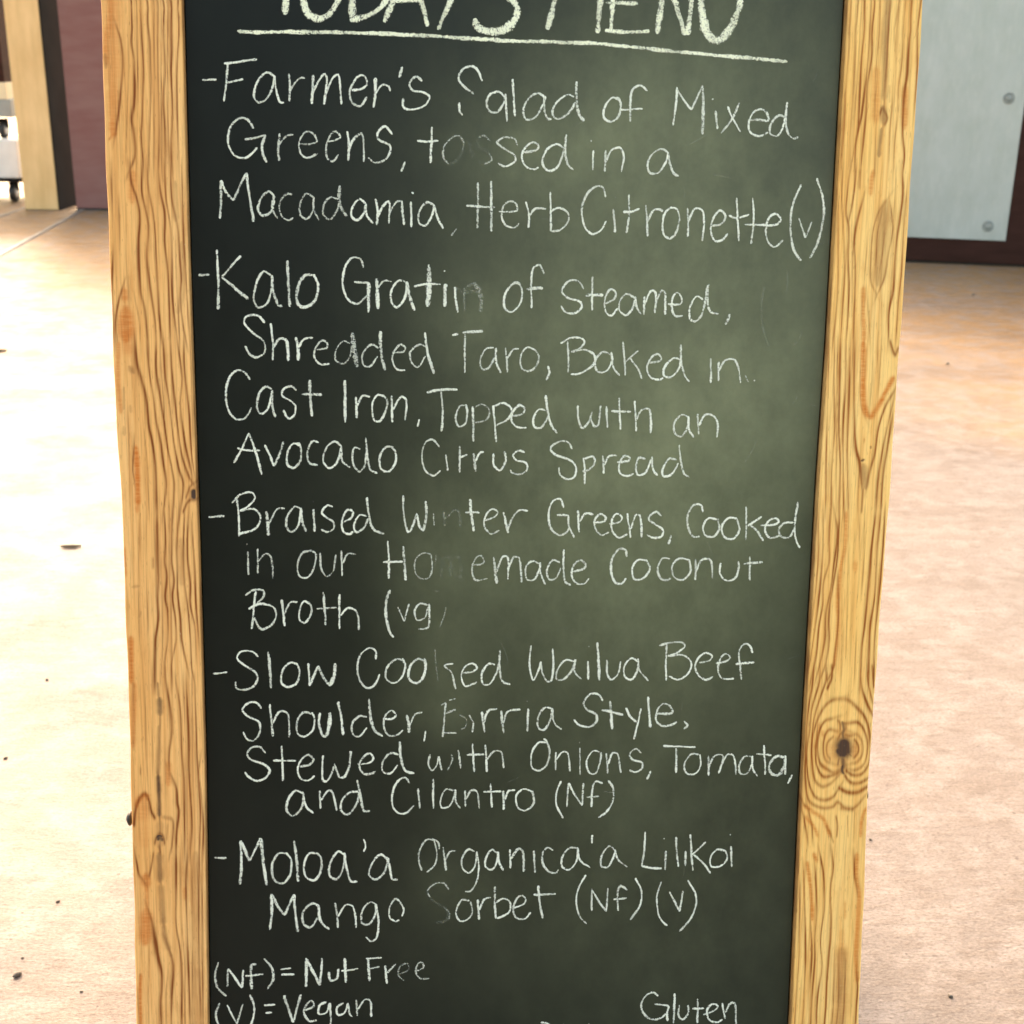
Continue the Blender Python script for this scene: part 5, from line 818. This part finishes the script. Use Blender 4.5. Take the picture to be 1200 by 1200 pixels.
def ribbon(strokes, name):
    V = []; Fq = []; AC = []; PR = []; lay = 0
    for wd, op, q in strokes:
        pts = catmull(np.array(q, float).reshape(-1, 2)/1e4, .0007); n = len(pts)
        if n < 2: continue
        tg = np.gradient(pts, axis=0); tg /= np.maximum(np.linalg.norm(tg, axis=1), 1e-9)[:, None]
        nr = np.stack([-tg[:, 1], tg[:, 0]], 1)
        L = np.concatenate([[0], np.cumsum(np.linalg.norm(np.diff(pts, axis=0), axis=1))])
        ph = RNG.uniform(0, 6.28, 3)
        hw = wd/1e4/2*(1+.10*np.sin(L*210+ph[0])+.07*np.sin(L*530+ph[1])+.10*np.sin(L*95+ph[2]))*1.04
        e = np.minimum(L, L[-1]-L); hw = hw*np.clip(.45+.55*np.sqrt(np.clip(e/(wd/1e4*.45), 0, 1)), 0, 1)
        # hand tremor
        pts = pts+nr*(.00012*np.sin(L*160+ph[2])+.00007*np.sin(L*420+ph[0]))[:, None]
        pr = np.clip(op*(.88+.11*np.sin(L*75+ph[1])+.08*np.sin(L*230+ph[0])+.05*RNG.standard_normal(n)), 0, 1.1)
        y0 = REC-.00012-lay*.00003; lay += 1; b0 = len(V)
        cr = (-1, -.5, 0, .5, 1)
        for i in range(n):
            for s in cr:
                p = pts[i]+nr[i]*hw[i]*s
                V.append((p[0], y0-.00018*(1-s*s), p[1])); AC.append(s); PR.append(pr[i])
        for i in range(n-1):
            for k in range(4):
                a = b0+i*5+k; Fq.append((a, a+5, a+6, a+1))
    me = mesh(name, V, Fq, True)
    for nme, A in (('across', AC), ('press', PR)):
        at = me.attributes.new(nme, 'FLOAT', 'POINT'); at.data.foreach_set('value', np.array(A, np.float32))
    return me
for ln in STROKES.split('\n'):
    f = ln.split('\t'); wrd = f[0]; st = []
    for s in f[1:]:
        v = s.split(' '); st.append((float(v[0]), float(v[1])/100, [int(x) for x in v[2:]]))
    nm = 'chalk_dash' if wrd == '-' else 'chalk_underline' if wrd == 'underline' else 'chalk_smear' if wrd == '(ghost' else 'chalk_word'
    head = wrd in ("TODAY'S", 'MENU', 'underline')
    if head: st = [(a_*1.14, b_, c_) for a_, b_, c_ in st]
    o = obj(nm, ribbon(st, nm), M_CHALKY if head else M_CHALK, cb)
    if nm == 'chalk_word': o['label'] = 'chalk lettering reading %s' % wrd

# faint scratches left by old wiping
SC = []
for k in range(34):
    x, z = RNG.uniform(-.02, .24), RNG.uniform(-.35, .36); L_ = RNG.uniform(.004, .02); a_ = RNG.uniform(-.5, .5)+(1.57 if k % 3 else 0)
    SC.append((RNG.uniform(8, 16), RNG.uniform(.05, .16), [int(x*1e4), int(z*1e4), int((x+L_*.5*math.cos(a_)+.001)*1e4), int((z+L_*.5*math.sin(a_))*1e4), int((x+L_*math.cos(a_))*1e4), int((z+L_*math.sin(a_))*1e4)]))
sc = obj('chalk_scratches', ribbon(SC, 'chalk_scratches'), M_CHALK, cb); sc['kind'] = 'stuff'

# rear leaf, hinges, stay and its bolts
MRr = Matrix.Translation((0, 0, 0))
top = MF @ Vector((0, DEPTH+.004, ZT-.01)); ang = math.atan2(.62-top.y, top.z)
RL = Matrix.Translation(top) @ Matrix.Rotation(ang, 4, 'X')
for s in (-1, 1):
    obj('rear_stile', box_me('rear_stile', s*.272-.032, s*.272+.032, 0, .028, -top.z/math.cos(ang)+.004, .0, .002), M_WL, sb, RL)
    obj('hinge', box_me('hinge', s*.2-.03, s*.2+.03, -.006, .01, -.002, .003, .001), M_DARK, sb, RL)
    obj('stay_bolt', lathe_me('stay_bolt', [(.002, 0), (.0055, .001), (.006, .0025), (.0035, .004), (.003, .0050)] if s > 0 else [(.002, -.0050), (.0035, -.0042), (.006, -.0028), (.0055, -.001), (.002, 0)], 10, 'X'),
        M_BLACK, sb, MF @ Matrix.Translation((s*.3052 if s < 0 else .3008, .012, -.2565 if s < 0 else -.244)))
obj('rear_panel', box_me('rear_panel', -.238, .238, .008, .016, -1.02, -.07, .001), M_DARK, sb, RL)
for z0, z1 in ((-.068, -.005), (-1.09, -1.022)):
    obj('rear_rail', box_me('rear_rail', -.2395, .2395, .001, .027, z0, z1, .002), M_WL, sb, RL)
def tube(name, pts, r, m, parent=None, n=8, M=None):
    pts = [Vector(p) for p in pts]; V = []; F = []
    for i, p in enumerate(pts):
        d = (pts[min(i+1, len(pts)-1)]-pts[max(i-1, 0)]).normalized(); a = d.orthogonal().normalized(); b_ = d.cross(a)
        rr = r[i] if isinstance(r, (list, tuple)) else r
        for k in range(n):
            t_ = 2*math.pi*k/n; V.append(p+a*math.cos(t_)*rr+b_*math.sin(t_)*rr)
    for i in range(len(pts)-1):
        for k in range(n): F.append((i*n+k, i*n+(k+1) % n, (i+1)*n+(k+1) % n, (i+1)*n+k))
    F.append(tuple(range(n))[::-1]); F.append(tuple(range((len(pts)-1)*n, len(pts)*n)))
    return obj(name, mesh(name, V, F, True), m, parent, M)
for s in (-1, 1):
    a = MF @ Vector((s*.25, DEPTH, -.25)); b_ = RL @ Vector((s*.25, 0, -.95))
    tube('stay_rope', [a, a.lerp(b_, .3)-Vector((0, 0, .012)), a.lerp(b_, .6)-Vector((0, 0, .012)), b_], .003, M_BLACK, sb)

# ------------------------------------------------------------------ small litter on the floor
def pebble(x, y, r, label, flat=.6):
    V = []; F = []; n = 9; rows = 6
    for i in range(rows+1):
        ph = math.pi*i/rows
        for k in range(n):
            th = 2*math.pi*k/n; q = r*(1+.25*math.sin(3*th+i)+.12*random.uniform(-1, 1))
            V.append((q*math.sin(ph)*math.cos(th), q*.7*math.sin(ph)*math.sin(th), r*flat*(math.cos(ph)+.85)))
    for i in range(rows):
        for k in range(n): F.append((i*n+k, (i+1)*n+k, (i+1)*n+(k+1) % n, i*n+(k+1) % n))
    o = obj('pebble', mesh('pebble', V, F, True), M_STONE); o.location = (x, y, 0); o.rotation_euler = (0, 0, random.uniform(0, 3))
    return tag(o, label, 'pebble', 'bits of grit on the floor')
pebble(-.761, 1.937, 0.0034, 'small dark pebble left of the board, beside the Slow Cooked line')
pebble(-.737, 1.686, 0.0032, 'dark speck of grit at the left edge of the photo')
pebble(-.550, 1.215, 0.0050, 'largest dark pebble on the floor at bottom left')
pebble(-.549, 1.350, 0.0026, 'small pebble just above the largest one at bottom left')
pebble(-.555, 1.245, 0.0018, 'tiny grit crumb directly above the largest pebble')
pebble(1.457, 4.333, 0.0060, 'lone dark speck on the pink floor right of the board')
pebble(1.974, 5.657, 0.0080, 'dark speck on the tan floor below the metal sheet')
pebble(.487, 1.511, 0.0027, 'dark grain of grit close to the right stile below its knot')
pebble(.499, 1.204, 0.0030, 'dark grain of grit on the floor at bottom right')
pebble(-.470, 1.190, 0.0018, 'grit crumb at the bottom edge right of the largest pebble')
t1 = tube('twig', [(-.934, 2.532, .003), (-.925, 2.530, .004), (-.907, 2.531, .004), (-.893, 2.536, .003)], [.0018, .0034, .0036, .002], M_TWIG)
tag(t1, 'short brown twig lying flat on the bright floor left of the board', 'twig')
t2 = tube('twig', [(-1.78, 4.29, .005), (-1.73, 4.296, .006), (-1.698, 4.305, .005)], [.004, .007, .003], M_TWIG)
tag(t2, 'olive brown twig cut by the left edge of the photo', 'twig')
